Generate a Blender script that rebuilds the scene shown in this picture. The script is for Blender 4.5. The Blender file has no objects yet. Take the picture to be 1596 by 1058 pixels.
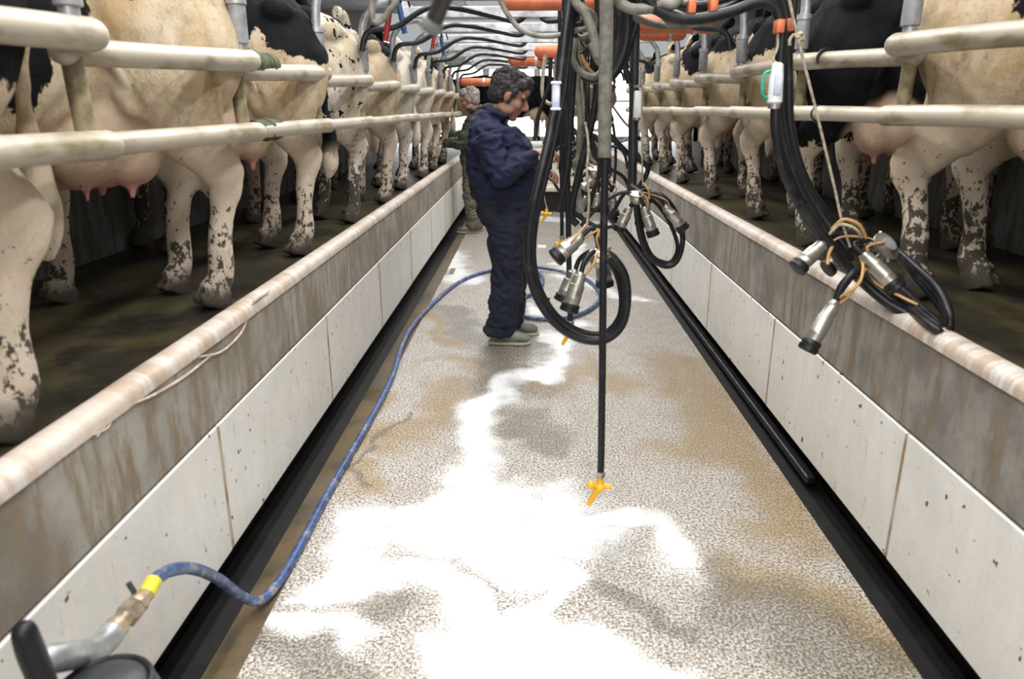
import bpy, bmesh, math, random
from mathutils import Vector, Matrix, noise
V = Vector
R = math.radians
random.seed(7)
scn = bpy.context.scene
COL = scn.collection
# ------------------------------------------------------------------ camera
FPX = 1150.0
TH = math.atan(362 / FPX); PS = math.atan(30 / FPX * math.cos(TH))
CP = V((0, 0, 1.5))
FW = V((-math.sin(PS) * math.cos(TH), math.cos(PS) * math.cos(TH), -math.sin(TH)))
RT = V((math.cos(PS), math.sin(PS), 0))
UP = RT.cross(FW)
cd = bpy.data.cameras.new('camera'); cam = bpy.data.objects.new('camera', cd); COL.objects.link(cam)
cam.matrix_world = Matrix.Translation(CP) @ Matrix((RT, UP, -FW)).transposed().to_4x4()
cd.sensor_width = 36; cd.lens = 36 * FPX / 1596; cd.clip_start = .05
cd.dof.use_dof = True; cd.dof.focus_distance = 4.2; cd.dof.aperture_fstop = 3.2
scn.camera = cam

def K(px, py, Y=None, X=None, Z=None):
    """real point seen in direction (px,py), on the plane Y=, X= or Z="""
    r = FW + RT * ((px - 798) / FPX) - UP * ((py - 529) / FPX)
    if Y is not None: t = (Y - CP.y) / r.y
    elif X is not None: t = (X - CP.x) / r.x
    else: t = (Z - CP.z) / r.z
    return CP + r * t

# ------------------------------------------------------------------ objects
def tag(o, label=None, cat=None, group=None, kind=None):
    if label: o['label'] = label
    if cat: o['category'] = cat
    if group: o['group'] = group
    if kind: o['kind'] = kind
    return o

def obj(name, bm, m, parent=None, smooth=True, recalc=True):
    me = bpy.data.meshes.new(name)
    if recalc: bmesh.ops.recalc_face_normals(bm, faces=bm.faces[:])
    bm.to_mesh(me); bm.free()
    if m is not None: me.materials.append(m)
    if smooth:
        for p in me.polygons: p.use_smooth = True
        try: me.set_sharp_from_angle(angle=R(42))
        except Exception: pass
    o = bpy.data.objects.new(name, me); COL.objects.link(o)
    if parent is not None: o.parent = parent; o.matrix_parent_inverse = Matrix.Identity(4) if parent.get('_w') is None else parent.matrix_world.inverted()
    return o

def empty(name, loc=(0, 0, 0), rz=0, label=None, cat=None, group=None):
    o = bpy.data.objects.new(name, None); COL.objects.link(o)
    o.location = loc; o.rotation_euler = (0, 0, rz); o.empty_display_size = .1
    return tag(o, label, cat, group)

def part(name, bm, m, root, sub=None, smooth=True):
    """bm in WORLD coordinates; parent root is an unrotated Empty or a part of one"""
    off = V(root.location) if root else V((0, 0, 0))
    bmesh.ops.translate(bm, vec=-off, verts=bm.verts[:])
    return obj(name, bm, m, sub if sub is not None else root, smooth)

def B(): return bmesh.new()

def cr(p, sub):
    """Catmull-Rom resample"""
    if len(p) < 3 or sub <= 1: return [V(q) if not isinstance(q, (int, float)) else q for q in p]
    out = []
    n = len(p)
    for i in range(n - 1):
        a = p[max(i - 1, 0)]; b = p[i]; c = p[i + 1]; d = p[min(i + 2, n - 1)]
        for k in range(sub):
            t = k / sub
            out.append(0.5 * ((2 * b) + (c - a) * t + (2 * a - 5 * b + 4 * c - d) * t * t + (3 * b - a - 3 * c + d) * t ** 3))
    out.append(p[-1]); return out

def tube(bm, pts, r, seg=10, sub=5, rnd=False):
    pts = [V(p) for p in pts]
    rr = [r] * len(pts) if isinstance(r, (int, float)) else list(r)
    if sub > 1 and len(pts) > 2:
        pts = cr(pts, sub); rr = cr([float(x) for x in rr], sub)
    if rnd:
        d0 = (pts[0] - pts[1]).normalized(); d1 = (pts[-1] - pts[-2]).normalized(); a, b = pts[0], pts[-1]; ra, rb = rr[0], rr[-1]
        A = [(60, .5), (30, .866)]
        pts = [a + d0 * ra * math.sin(R(x)) for x in (85, 60, 30)] + pts + [b + d1 * rb * math.sin(R(x)) for x in (30, 60, 85)]
        rr = [ra * math.cos(R(x)) for x in (85, 60, 30)] + rr + [rb * math.cos(R(x)) for x in (30, 60, 85)]
    n = len(pts); T = []
    for i in range(n):
        t = pts[min(i + 1, n - 1)] - pts[max(i - 1, 0)]
        T.append(t.normalized() if t.length > 1e-9 else (T[-1] if T else V((0, 0, 1))))
    ref = V((0, 0, 1)) if abs(T[0].z) < .9 else V((1, 0, 0))
    u = T[0].cross(ref).normalized(); rings = []
    for i in range(n):
        u = (u - T[i] * u.dot(T[i]))
        u = u.normalized() if u.length > 1e-6 else T[i].orthogonal().normalized()
        w = T[i].cross(u)
        rings.append([bm.verts.new(pts[i] + (u * math.cos(2 * math.pi * k / seg) + w * math.sin(2 * math.pi * k / seg)) * max(rr[i], 1e-4)) for k in range(seg)])
    for a, b in zip(rings, rings[1:]):
        for k in range(seg): bm.faces.new((a[k], a[(k + 1) % seg], b[(k + 1) % seg], b[k]))
    bm.faces.new(rings[0][::-1]); bm.faces.new(rings[-1]); return bm

def loft(bm, pts, rl, rf, side=V((0, 1, 0)), seg=16, sub=4, e=1.0):
    """ring half-widths rl along 'side' and rf across it"""
    pts = [V(p) for p in pts]; rl = [float(x) for x in rl]; rf = [float(x) for x in rf]
    if len(pts) > 2: pts, rl, rf = cr(pts, sub), cr(rl, sub), cr(rf, sub)
    n = len(pts); rings = []
    for i in range(n):
        t = (pts[min(i + 1, n - 1)] - pts[max(i - 1, 0)]).normalized()
        s = (side - t * side.dot(t)).normalized(); w = t.cross(s)
        ring = []
        for k in range(seg):
            c = math.cos(2 * math.pi * k / seg); q = math.sin(2 * math.pi * k / seg)
            c = math.copysign(abs(c) ** e, c); q = math.copysign(abs(q) ** e, q)
            ring.append(bm.verts.new(pts[i] + s * rl[i] * c + w * rf[i] * q))
        rings.append(ring)
    for a, b in zip(rings, rings[1:]):
        for k in range(seg): bm.faces.new((a[k], a[(k + 1) % seg], b[(k + 1) % seg], b[k]))
    bm.faces.new(rings[0][::-1]); bm.faces.new(rings[-1]); return bm

def ell(bm, c, r, rot=None, seg=16):
    r = (r, r, r) if isinstance(r, (int, float)) else r
    M = Matrix.Translation(V(c)) @ (rot.to_4x4() if rot else Matrix.Identity(4)) @ Matrix.Diagonal((*r, 1))
    bmesh.ops.create_uvsphere(bm, u_segments=seg, v_segments=seg // 2 + 2, radius=1, matrix=M); return bm

def box(bm, a, b, bev=0, rot=None):
    a, b = V(a), V(b); c = (a + b) / 2; s = b - a
    M = Matrix.Translation(c) @ (rot.to_4x4() if rot else Matrix.Identity(4)) @ Matrix.Diagonal((abs(s.x), abs(s.y), abs(s.z), 1))
    g = bmesh.ops.create_cube(bm, size=1, matrix=M)
    if bev: bmesh.ops.bevel(bm, geom=list({e for v in g['verts'] for e in v.link_edges}), offset=bev, segments=2, affect='EDGES', profile=.5)
    return bm

def prism(bm, prof, y0, y1, n=1):
    """profile [(x,z)] extruded along Y"""
    rings = []
    for i in range(n + 1):
        y = y0 + (y1 - y0) * i / n
        rings.append([bm.verts.new((x, y, z)) for x, z in prof])
    m = len(prof)
    for a, b in zip(rings, rings[1:]):
        for k in range(m): bm.faces.new((a[k], a[(k + 1) % m], b[(k + 1) % m], b[k]))
    bm.faces.new(rings[0]); bm.faces.new(rings[-1][::-1]); return bm

def remesh(bm, vox, smooth=4, fac=.5):
    """grow one continuous surface over overlapping closed shapes"""
    bmesh.ops.recalc_face_normals(bm, faces=bm.faces[:])
    me = bpy.data.meshes.new('tmp'); bm.to_mesh(me); bm.free()
    o = bpy.data.objects.new('tmp', me); COL.objects.link(o)
    m = o.modifiers.new('r', 'REMESH'); m.mode = 'VOXEL'; m.voxel_size = vox
    if smooth:
        s = o.modifiers.new('s', 'SMOOTH'); s.iterations = smooth; s.factor = fac
    dg = bpy.context.evaluated_depsgraph_get(); dg.update()
    e = bpy.data.meshes.new_from_object(o.evaluated_get(dg))
    bpy.data.objects.remove(o); bpy.data.meshes.remove(me)
    for p in e.polygons: p.use_smooth = True
    return e

def meobj(name, me, m, parent=None):
    me.name = name; me.materials.clear(); me.materials.append(m)
    o = bpy.data.objects.new(name, me); COL.objects.link(o)
    if parent: o.parent = parent
    return o

def displace(me, f):
    nn = [v.normal.copy() for v in me.vertices]; cc = [v.co.copy() for v in me.vertices]; out = []
    for c, n in zip(cc, nn): c = c + n * f(c); out += [c.x, c.y, c.z]
    me.vertices.foreach_set('co', out); me.update()

# ------------------------------------------------------------------ materials
class NT:
    def __init__(s, name):
        s.m = bpy.data.materials.new(name); s.m.use_nodes = True; s.t = s.m.node_tree; s.N = s.t.nodes; s.L = s.t.links
        s.p = s.N['Principled BSDF']; s._tc = None
    def n(s, t, **kw):
        x = s.N.new(t)
        for k, v in kw.items(): setattr(x, k, v)
        return x
    def put(s, sock, v):
        if isinstance(v, bpy.types.NodeSocket): s.L.new(v, sock)
        else:
            if hasattr(sock.default_value, '__len__') and not isinstance(v, (int, float)) and len(v) == 3 and len(sock.default_value) == 4: v = (*v, 1)
            sock.default_value = v
    def tc(s, which='Object'):
        if s._tc is None: s._tc = s.n('ShaderNodeTexCoord')
        return s._tc.outputs[which]
    def noise(s, vec, scale, detail=4, rough=.6, dist=0, out='Fac'):
        x = s.n('ShaderNodeTexNoise'); s.L.new(vec, x.inputs['Vector']); x.inputs['Scale'].default_value = scale
        x.inputs['Detail'].default_value = detail; x.inputs['Roughness'].default_value = rough; x.inputs['Distortion'].default_value = dist
        return x.outputs[out]
    def map(s, v, a, b, c=0, d=1):
        x = s.n('ShaderNodeMapRange'); x.interpolation_type = 'SMOOTHSTEP'
        s.put(x.inputs[0], v)
        for i, q in enumerate((a, b, c, d)): s.put(x.inputs[i + 1], q)
        return x.outputs[0]
    def math(s, op, a, b=0):
        x = s.n('ShaderNodeMath', operation=op); s.put(x.inputs[0], a); s.put(x.inputs[1], b); return x.outputs[0]
    def vmath(s, op, a, b):
        x = s.n('ShaderNodeVectorMath', operation=op); s.put(x.inputs[0], a)
        if op == 'SCALE': s.put(x.inputs['Scale'], b)
        else: s.put(x.inputs[1], b)
        return x.outputs['Value'] if op in ('DISTANCE', 'LENGTH') else x.outputs[0]
    def mix(s, f, a, b):
        x = s.n('ShaderNodeMix', data_type='RGBA'); s.put(x.inputs[0], f); s.put(x.inputs[6], a); s.put(x.inputs[7], b); return x.outputs[2]
    def scl(s, vec, sc):
        x = s.n('ShaderNodeMapping'); s.L.new(vec, x.inputs[0]); x.inputs['Scale'].default_value = sc; return x.outputs[0]
    def bump(s, h, st=.3, d=.01):
        x = s.n('ShaderNodeBump'); x.inputs['Strength'].default_value = st; x.inputs['Distance'].default_value = d
        s.L.new(h, x.inputs['Height']); s.L.new(x.outputs[0], s.p.inputs['Normal']); return x
    def set(s, col=None, rough=None, metal=None, spec=None, coat=None):
        I = s.p.inputs
        if col is not None: s.put(I['Base Color'], col)
        if rough is not None: s.put(I['Roughness'], rough)
        if metal is not None: s.put(I['Metallic'], metal)
        if spec is not None: s.put(I['Specular IOR Level'], spec)
        if coat is not None: s.put(I['Coat Weight'], coat); I['Coat Roughness'].default_value = .12
        return s.m

def simple(name, c1, c2=None, sc=8, rough=.6, metal=0, bump=.15, lo=.4, hi=.65, spec=.5, stretch=(1, 1, 1), bsc=60):
    t = NT(name); v = t.scl(t.tc(), stretch)
    f = t.map(t.noise(v, sc, 6), lo, hi)
    c2 = c2 or tuple(x * .7 for x in c1)
    if bump: t.bump(t.noise(v, bsc, 4), bump, .004)
    return t.set(t.mix(f, c1, c2), rough, metal, spec)

M = {}
M['rail'] = simple('dirty_pipe', (.43, .385, .31), (.19, .15, .08), 10, .42, .1, .2, .46, .68, stretch=(1, .35, 1), bsc=25)
M['post'] = simple('muddy_pipe', (.34, .29, .17), (.12, .1, .06), 12, .6, 0, .3)
M['galv'] = simple('galvanised_steel', (.50, .52, .54), (.30, .31, .32), 14, .42, .55, .1)
M['sleeve'] = simple('grey_plastic_sleeve', (.30, .31, .33), (.18, .18, .18), 14, .5, .1, .1)
M['steel'] = simple('brushed_steel', (.40, .385, .35), (.22, .20, .165), 22, .36, .8, .1, .5, .7)
M['rubber'] = simple('black_rubber', (.008, .009, .012), (.03, .03, .029), 20, .42, 0, .08, .5, .75, spec=.35)
M['hosegrey'] = simple('grey_hose', (.22, .21, .18), (.11, .1, .08), 20, .5, 0, .2)
M['hosebrown'] = simple('mottled_grey_sleeve', (.17, .16, .14), (.10, .095, .08), 40, .75, 0, .3)
M['blackpipe'] = simple('black_plastic_pipe', (.02, .022, .026), (.035, .035, .035), 12, .3, 0, .05)
M['orange'] = simple('orange_pipe', (.66, .17, .07), (.42, .11, .05), 7, .45, 0, .1)
M['tan'] = simple('amber_tube', (.50, .28, .10), (.3, .18, .08), 20, .4)
M['yellow'] = simple('yellow_plastic', (.85, .5, .03), (.75, .4, .02), 20, .4)
M['white'] = simple('white_plastic', (.8, .82, .82), (.62, .66, .68), 10, .3)
M['bluegrey'] = simple('bluish_plastic', (.45, .5, .68), (.7, .72, .8), 30, .3)
M['green'] = simple('green_plastic', (.02, .38, .26), None, 10, .4)
M['red'] = simple('red_plastic', (.28, .02, .02), None, 20, .4)
M['blue'] = simple('blue_plastic', (.02, .06, .2), None, 20, .4)
M['rope'] = simple('cord', (.45, .40, .30), (.25, .2, .14), 60, .9, 0, .5)
M['brass'] = simple('worn_brass', (.55, .43, .30), (.30, .25, .20), 18, .42, .6, .2)
M['darkmetal'] = simple('dark_cast_metal', (.028, .03, .036), (.05, .05, .05), 10, .42, 0, .2)
M['navy'] = simple('navy_cotton', (.0065, .0105, .046), (.0045, .0075, .026), 6, .85, 0, .3, bsc=120)
M['navyd'] = simple('dark_navy_cotton', (.005, .008, .022), (.008, .011, .026), 6, .88, 0, .3, bsc=120)
M['camo'] = simple('olive_cotton', (.06, .06, .045), (.02, .025, .02), 16, .9)
M['khaki'] = simple('khaki_waterproof', (.14, .13, .085), (.08, .075, .05), 9, .6)
M['hair'] = simple('dark_grey_hair', (.018, .016, .016), (.16, .15, .15), 45, .6, 0, .8, .55, .8, stretch=(.6, 1, 2))
M['hair2'] = simple('grey_hair', (.30, .27, .25), (.12, .1, .09), 45, .7, 0, .8, stretch=(.6, 1, 2))
M['boot'] = simple('grey_green_rubber', (.10, .12, .10), (.2, .2, .16), 10, .45)
M['sole'] = simple('pale_sole', (.42, .38, .28), None, 10, .6)
M['eye'] = simple('eye', (.02, .015, .012), None, 10, .2, bump=0)
M['cream'] = simple('cream_box', (.62, .60, .54), (.45, .42, .36), 6, .6)
M['darkred'] = simple('dark_red_sheet', (.09, .012, .01), None, 6, .6)
M['tape'] = simple('mossy_tape', (.03, .035, .02), (.09, .1, .04), 20, .8, 0, .6)
def skinmat(name, c1, c2):
    t = NT(name); t.p.inputs['Subsurface Weight'].default_value = .08; t.p.inputs['Subsurface Scale'].default_value = .02
    return t.set(t.mix(t.map(t.noise(t.tc(), 14, 4), .4, .65), c1, c2), .5)
M['skin'] = skinmat('tanned_skin', (.36, .20, .14), (.28, .135, .09))

def concrete(name, c1, c2, c3, rough=.75, streak=True, spots=0.0, sc=3.0, coat=0):
    t = NT(name); v = t.tc()
    f1 = t.map(t.noise(v, sc, 8, .65), .38, .66)
    f2 = t.map(t.noise(t.scl(v, (1, 5, .9)) if streak else v, 3.2, 8, .7), .44, .62)
    c = t.mix(f1, c1, c2); c = t.mix(f2, c, c3)
    if spots:
        n = t.noise(v, 26, 3, .5); c = t.mix(t.map(n, .70 - spots, .73 - spots), c, (.10, .07, .045))
        n2 = t.noise(t.scl(v, (1, 3, .6)), 9, 5, .6); c = t.mix(t.math('MULTIPLY', t.map(n2, .62, .74), .45), c, (.38, .27, .15))
    t.bump(t.noise(v, 35, 8, .7), .35, .006)
    return t.set(c, rough, 0, .4, coat)
M['band'] = concrete('stained_concrete', (.34, .32, .285), (.17, .15, .12), (.20, .155, .10), .55)
M['bandr'] = concrete('grey_stained_concrete', (.28, .265, .24), (.13, .122, .11), (.17, .135, .095), .55)
M['panel'] = concrete('whitewashed_concrete', (.74, .73, .71), (.64, .63, .60), (.70, .68, .63), .5, True, .02)
M['joint'] = simple('stained_joint', (.42, .36, .27), (.25, .18, .1), 8, .7)
M['coping'] = concrete('worn_coping', (.52, .44, .37), (.36, .27, .20), (.56, .53, .49), .42)
M['platform'] = concrete('dung_covered_concrete', (.035, .031, .020), (.012, .011, .010), (.06, .05, .022), .42, False)
M['gutter'] = concrete('wet_gutter_with_shade', (.005, .005, .0055), (.010, .0095, .0085), (.003, .003, .003), .6)  # near-black wet gutter, shade under the panels included in its colour
M['slope'] = concrete('brown_wet_concrete', (.12, .105, .08), (.07, .055, .03), (.15, .105, .055), .3, False)
M['kerb'] = concrete('grey_kerb_panel', (.17, .185, .20), (.11, .12, .13), (.09, .08, .06), .7)
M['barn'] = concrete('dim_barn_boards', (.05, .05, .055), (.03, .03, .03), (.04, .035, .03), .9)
M['farwall'] = concrete('cream_wall', (.62, .60, .54), (.52, .46, .36), (.6, .55, .46), .8)
M['roof'] = simple('roof_sheet', (.35, .36, .36), (.25, .25, .25), 3, .8)

def floor_mat():
    t = NT('wet_concrete_floor'); v = t.tc()
    at = t.n('ShaderNodeAttribute', attribute_name='milk').outputs['Fac']
    ab = t.n('ShaderNodeAttribute', attribute_name='brown').outputs['Fac']
    ad = t.n('ShaderNodeAttribute', attribute_name='dark').outputs['Fac']
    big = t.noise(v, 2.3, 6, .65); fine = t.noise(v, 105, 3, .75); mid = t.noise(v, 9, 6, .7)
    c = t.mix(t.map(fine, .43, .56), (.12, .095, .065), (.66, .625, .58))  # aggregate speckle, contrast raised to paint wet glints into the colour
    c = t.mix(t.math('MULTIPLY', t.map(mid, .40, .70), .40), c, (.30, .24, .18))
    br = t.map(t.math('ADD', t.math('MULTIPLY', ab, .8), t.math('MULTIPLY', t.noise(t.scl(v, (.6, 1.8, 1)), 5, 9, .75), .75)), .45, 1.2)
    c = t.mix(t.math('MULTIPLY', br, t.map(fine, .35, .62, 1, .5)), c, (.25, .155, .035))
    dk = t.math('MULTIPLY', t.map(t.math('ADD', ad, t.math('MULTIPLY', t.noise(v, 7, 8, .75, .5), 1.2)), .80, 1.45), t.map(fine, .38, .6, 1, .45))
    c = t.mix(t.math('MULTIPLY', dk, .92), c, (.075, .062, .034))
    vo = t.n('ShaderNodeTexVoronoi'); vo.inputs['Scale'].default_value = 55; t.L.new(v, vo.inputs['Vector'])
    sp = t.math('MULTIPLY', t.map(vo.outputs['Distance'], .16, .22, 1, 0), t.map(t.noise(v, 12, 2), .5, .6))
    c = t.mix(t.math('MULTIPLY', sp, t.map(at, .3, .5, 1, 0)), c, (.035, .035, .04))
    mk = t.map(t.math('ADD', at, t.math('ADD', t.math('MULTIPLY', t.noise(v, 5.5, 9, .72, .6), 1.3), t.math('MULTIPLY', fine, .85))), 1.20, 2.05)
    c = t.mix(mk, c, (.80, .81, .82))
    rg = t.map(big, .35, .65, .07, .17); rg2 = t.math('ADD', rg, t.math('MULTIPLY', mk, .12))
    h = t.math('ADD', fine, t.math('MULTIPLY', t.noise(v, 28, 4), .8))
    b = t.bump(h, .35, .011)
    t.L.new(t.map(mk, 0, .9, .38, .10), b.inputs['Strength'])
    t.set(c, rg2, 0, 1.0)
    return t.m
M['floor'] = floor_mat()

def cow_mat(name, seed, amount, blacks=(), whites=(), mud=.5, base=(.52, .435, .32), dark=(.0045, .0045, .006), speck=0):
    t = NT(name); v0 = t.tc()
    v = t.vmath('ADD', v0, (seed * 3.7, seed * 1.9, seed * 5.3))
    nd = t.noise(v, 3.2, 5, .65, out='Color'); ns = t.vmath('SUBTRACT', nd, (.5, .5, .5))
    ns2 = t.vmath('SUBTRACT', t.noise(t.scl(v, (3, 3, 1)), 14, 4, .7, out='Color'), (.5, .5, .5))
    vd = t.vmath('ADD', t.vmath('ADD', v0, t.vmath('SCALE', ns, .34)), t.vmath('SCALE', ns2, .07))
    vs = t.vmath('ADD', v, t.vmath('SCALE', ns2, .09))
    m = t.map(t.noise(vs, 1.45, 1.5, .4), .62 - amount * .3, .625 - amount * .3)
    for (x, y, z, r) in blacks:
        d = t.vmath('DISTANCE', vd, (x, y, z)); m = t.math('MAXIMUM', m, t.map(d, r - .012, r, 1, 0))
    for (x, y, z, r) in whites:
        d = t.vmath('DISTANCE', vd, (x, y, z)); m = t.math('MULTIPLY', m, t.map(d, r - .012, r, 0, 1))
    if speck: m = t.math('MAXIMUM', m, t.map(t.noise(v, 22, 3, .6), .63 - speck, .66 - speck))
    sep = t.n('ShaderNodeSeparateXYZ'); t.L.new(v0, sep.inputs[0]); z = sep.outputs[2]
    # dirt tint on the white coat
    w = t.mix(t.map(t.noise(v, 4.5, 7, .7), .40, .68), base, tuple(a * b for a, b in zip(base, (.80, .68, .50))))
    w = t.mix(t.map(t.noise(t.scl(v, (1, 1, .6)), 6, 7, .75), .50, .70, 0, .8), w, (.27, .205, .10))
    w = t.mix(t.math('MULTIPLY', t.map(t.noise(t.scl(v, (1, 1, .5)), 19, 6, .75), .54, .70), t.map(z, .55, 1.0, .15, .75)), w, (.16, .13, .075))
    w = t.mix(t.map(z, .80, .35, 0, .55), w, (.60, .52, .45))
    # bare pink skin of the udder
    ud = t.map(t.vmath('DISTANCE', v0, (.50, 0, .52)), .17, .40, 1, 0)
    pink = t.mix(t.map(z, .44, .57), (.46, .20, .165), (.46, .33, .24))
    w = t.mix(ud, w, pink)
    mb = t.math('MULTIPLY', m, t.map(ud, .2, .6, 1, 0))
    mb = t.math('MULTIPLY', mb, t.map(z, .42, .60, .0 if amount < 1 else 1, 1))
    c = t.mix(mb, w, dark)
    mn = t.noise(t.scl(v, (1, 1, .75)), 34, 5, .72)
    thr = t.map(z, .05, .80, .66 - .22 * mud - .06, .72 - .02 * mud)
    md = t.map(t.math('SUBTRACT', mn, thr), -.008, .012)
    c = t.mix(t.math('MULTIPLY', md, .95), c, (.035, .03, .022))
    c = t.mix(t.map(t.math('ADD', z, t.math('MULTIPLY', t.noise(v, 8), .10)), .09, .19, 1, 0), c, (.05, .042, .032))
    t.bump(t.math('ADD', t.noise(t.scl(v, (2.5, 2.5, .8)), 55, 4, .7), t.math('MULTIPLY', t.noise(v, 9, 5), 1.2)), .55, .012)
    t.put(t.p.inputs['Specular IOR Level'], t.map(mb, 0, 1, .3, .12)); return t.set(c, .74)

# ------------------------------------------------------------------ the setting
YL = -3.0; YE = 11.2      # pit runs from YL to YE
XW, HW = -.97, .852       # left wall face and height
XR, HR = 1.152, .892
def build_floor():
    bm = B(); x0, x1, y0, y1 = -.80, 1.09, YL, YE
    nx = 118
    ys = []; y = y0
    while y < y1:
        ys.append(y); y += .25 if y < .5 else (.016 if y < 3 else .03 if y < 6 else .1)
    ys.append(y1)
    grid = [[bm.verts.new((x0 + (x1 - x0) * i / nx, y, 0)) for i in range(nx + 1)] for y in ys]
    for a, b in zip(grid, grid[1:]):
        for i in range(nx): bm.faces.new((a[i], a[i + 1], b[i + 1], b[i]))
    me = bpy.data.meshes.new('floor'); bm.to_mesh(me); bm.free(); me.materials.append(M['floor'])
    P = lambda px, py: K(px, py, Z=0).xy
    milk = [  # strokes of spilled milk, then white floor glare painted far off: points, widths
        ([(868, 520), (850, 575), (800, 605), (745, 640)], .07), ([(745, 640), (758, 690), (735, 730), (735, 770)], .085),
        ([(735, 760), (640, 790), (575, 810)], .07), ([(590, 800), (560, 860), (530, 890), (560, 895)], .085),
        ([(560, 885), (640, 900), (690, 930)], .07), ([(700, 790), (800, 790), (890, 780)], .11), ([(690, 830), (800, 850), (900, 830)], .13),
        ([(650, 820), (600, 850)], .08), ([(760, 880), (830, 880)], .09), ([(700, 940), (760, 980), (760, 1058)], .08),
        ([(800, 960), (860, 1000), (930, 1030), (1020, 1058)], .075), ([(800, 1030), (900, 1058)], .10), ([(930, 800), (1010, 830), (1060, 860)], .06),
        ([(480, 950), (540, 985)], .05), ([(520, 900), (470, 905)], .02), ([(830, 930), (860, 900)], .05),
        ([(700, 380), (720, 440)], .1), ([(900, 380), (880, 430), (1000, 470)], .09), ([(850, 340), (940, 350)], .15), ([(830, 480), (900, 510)], .05)]  # beyond the man: the floor's white reflection painted in
    brown = [([(600, 690), (680, 650), (720, 590)], .10), ([(690, 560), (760, 570)], .08), ([(840, 600), (920, 570), (980, 600)], .10), ([(1060, 560), (1120, 640), (1080, 700)], .15),
             ([(1110, 680), (1200, 760), (1250, 850)], .10), ([(660, 480), (700, 540)], .06), ([(1020, 560), (1060, 620)], .08), ([(590, 720), (560, 760)], .05), ([(470, 800), (520, 720), (590, 620)], .04), ([(1150, 900), (1300, 930), (1380, 1000)], .09)]
    dark = [([(760, 535), (795, 570), (800, 600)], .16), ([(800, 540), (850, 530)], .06), ([(640, 640), (560, 750)], .01), ([(800, 650), (850, 690)], .09), ([(1120, 930), (1250, 960), (1350, 1050)], .14), ([(700, 480), (735, 530)], .09),  # first stroke: puddle darkened with the standing man's reflection
            ([(640, 880), (720, 880)], .025), ([(560, 920), (600, 950)], .035), ([(860, 900), (960, 930), (1040, 960)], .035), ([(450, 1000), (550, 1058)], .05), ([(960, 830), (950, 870)], .03)]
    def prep(L): return [([P(*q) for q in pts], w) for pts, w in L]
    S = [prep(milk), prep(brown), prep(dark)]
    def dist(p, a, b):
        ab = b - a; t = max(0, min(1, (p - a).dot(ab) / max(ab.length_squared, 1e-9))); return (p - a - ab * t).length
    WP = []
    for vtx in me.vertices:
        q3 = V((vtx.co.x * 3.2, vtx.co.y * 3.2, 5)); q4 = q3 * 3.1
        WP.append(vtx.co.xy + V((noise.noise(q3) * .13 + noise.noise(q4) * .05, noise.noise(q3 + V((9, 0, 0))) * .16 + noise.noise(q4 + V((9, 0, 0))) * .06)))
    for name, L in zip(('milk', 'brown', 'dark'), S):
        L = [(a, b, w * 2.2, min(a.x, b.x), max(a.x, b.x), min(a.y, b.y), max(a.y, b.y)) for pts, w in L for a, b in zip(pts, pts[1:])]
        att = me.attributes.new(name, 'FLOAT', 'POINT'); vals = []
        for p in WP:
            best = 0; X, Y = p.x, p.y
            for a, b, w, x0_, x1_, y0_, y1_ in L:
                if X < x0_ - w or X > x1_ + w or Y < y0_ - w or Y > y1_ + w: continue
                f = 1 - dist(p, a, b) / w
                if f > best: best = f
            vals.append(max(0, min(1, best * 1.12)))
        att.data.foreach_set('value', vals)
    o = bpy.data.objects.new('floor', me); COL.objects.link(o); tag(o, kind='structure')
build_floor()
def struct(name, bm, m, parent=None, smooth=True):
    o = obj(name, bm, m, parent, smooth)
    if parent is None: o['kind'] = 'structure'
    return o
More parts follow.
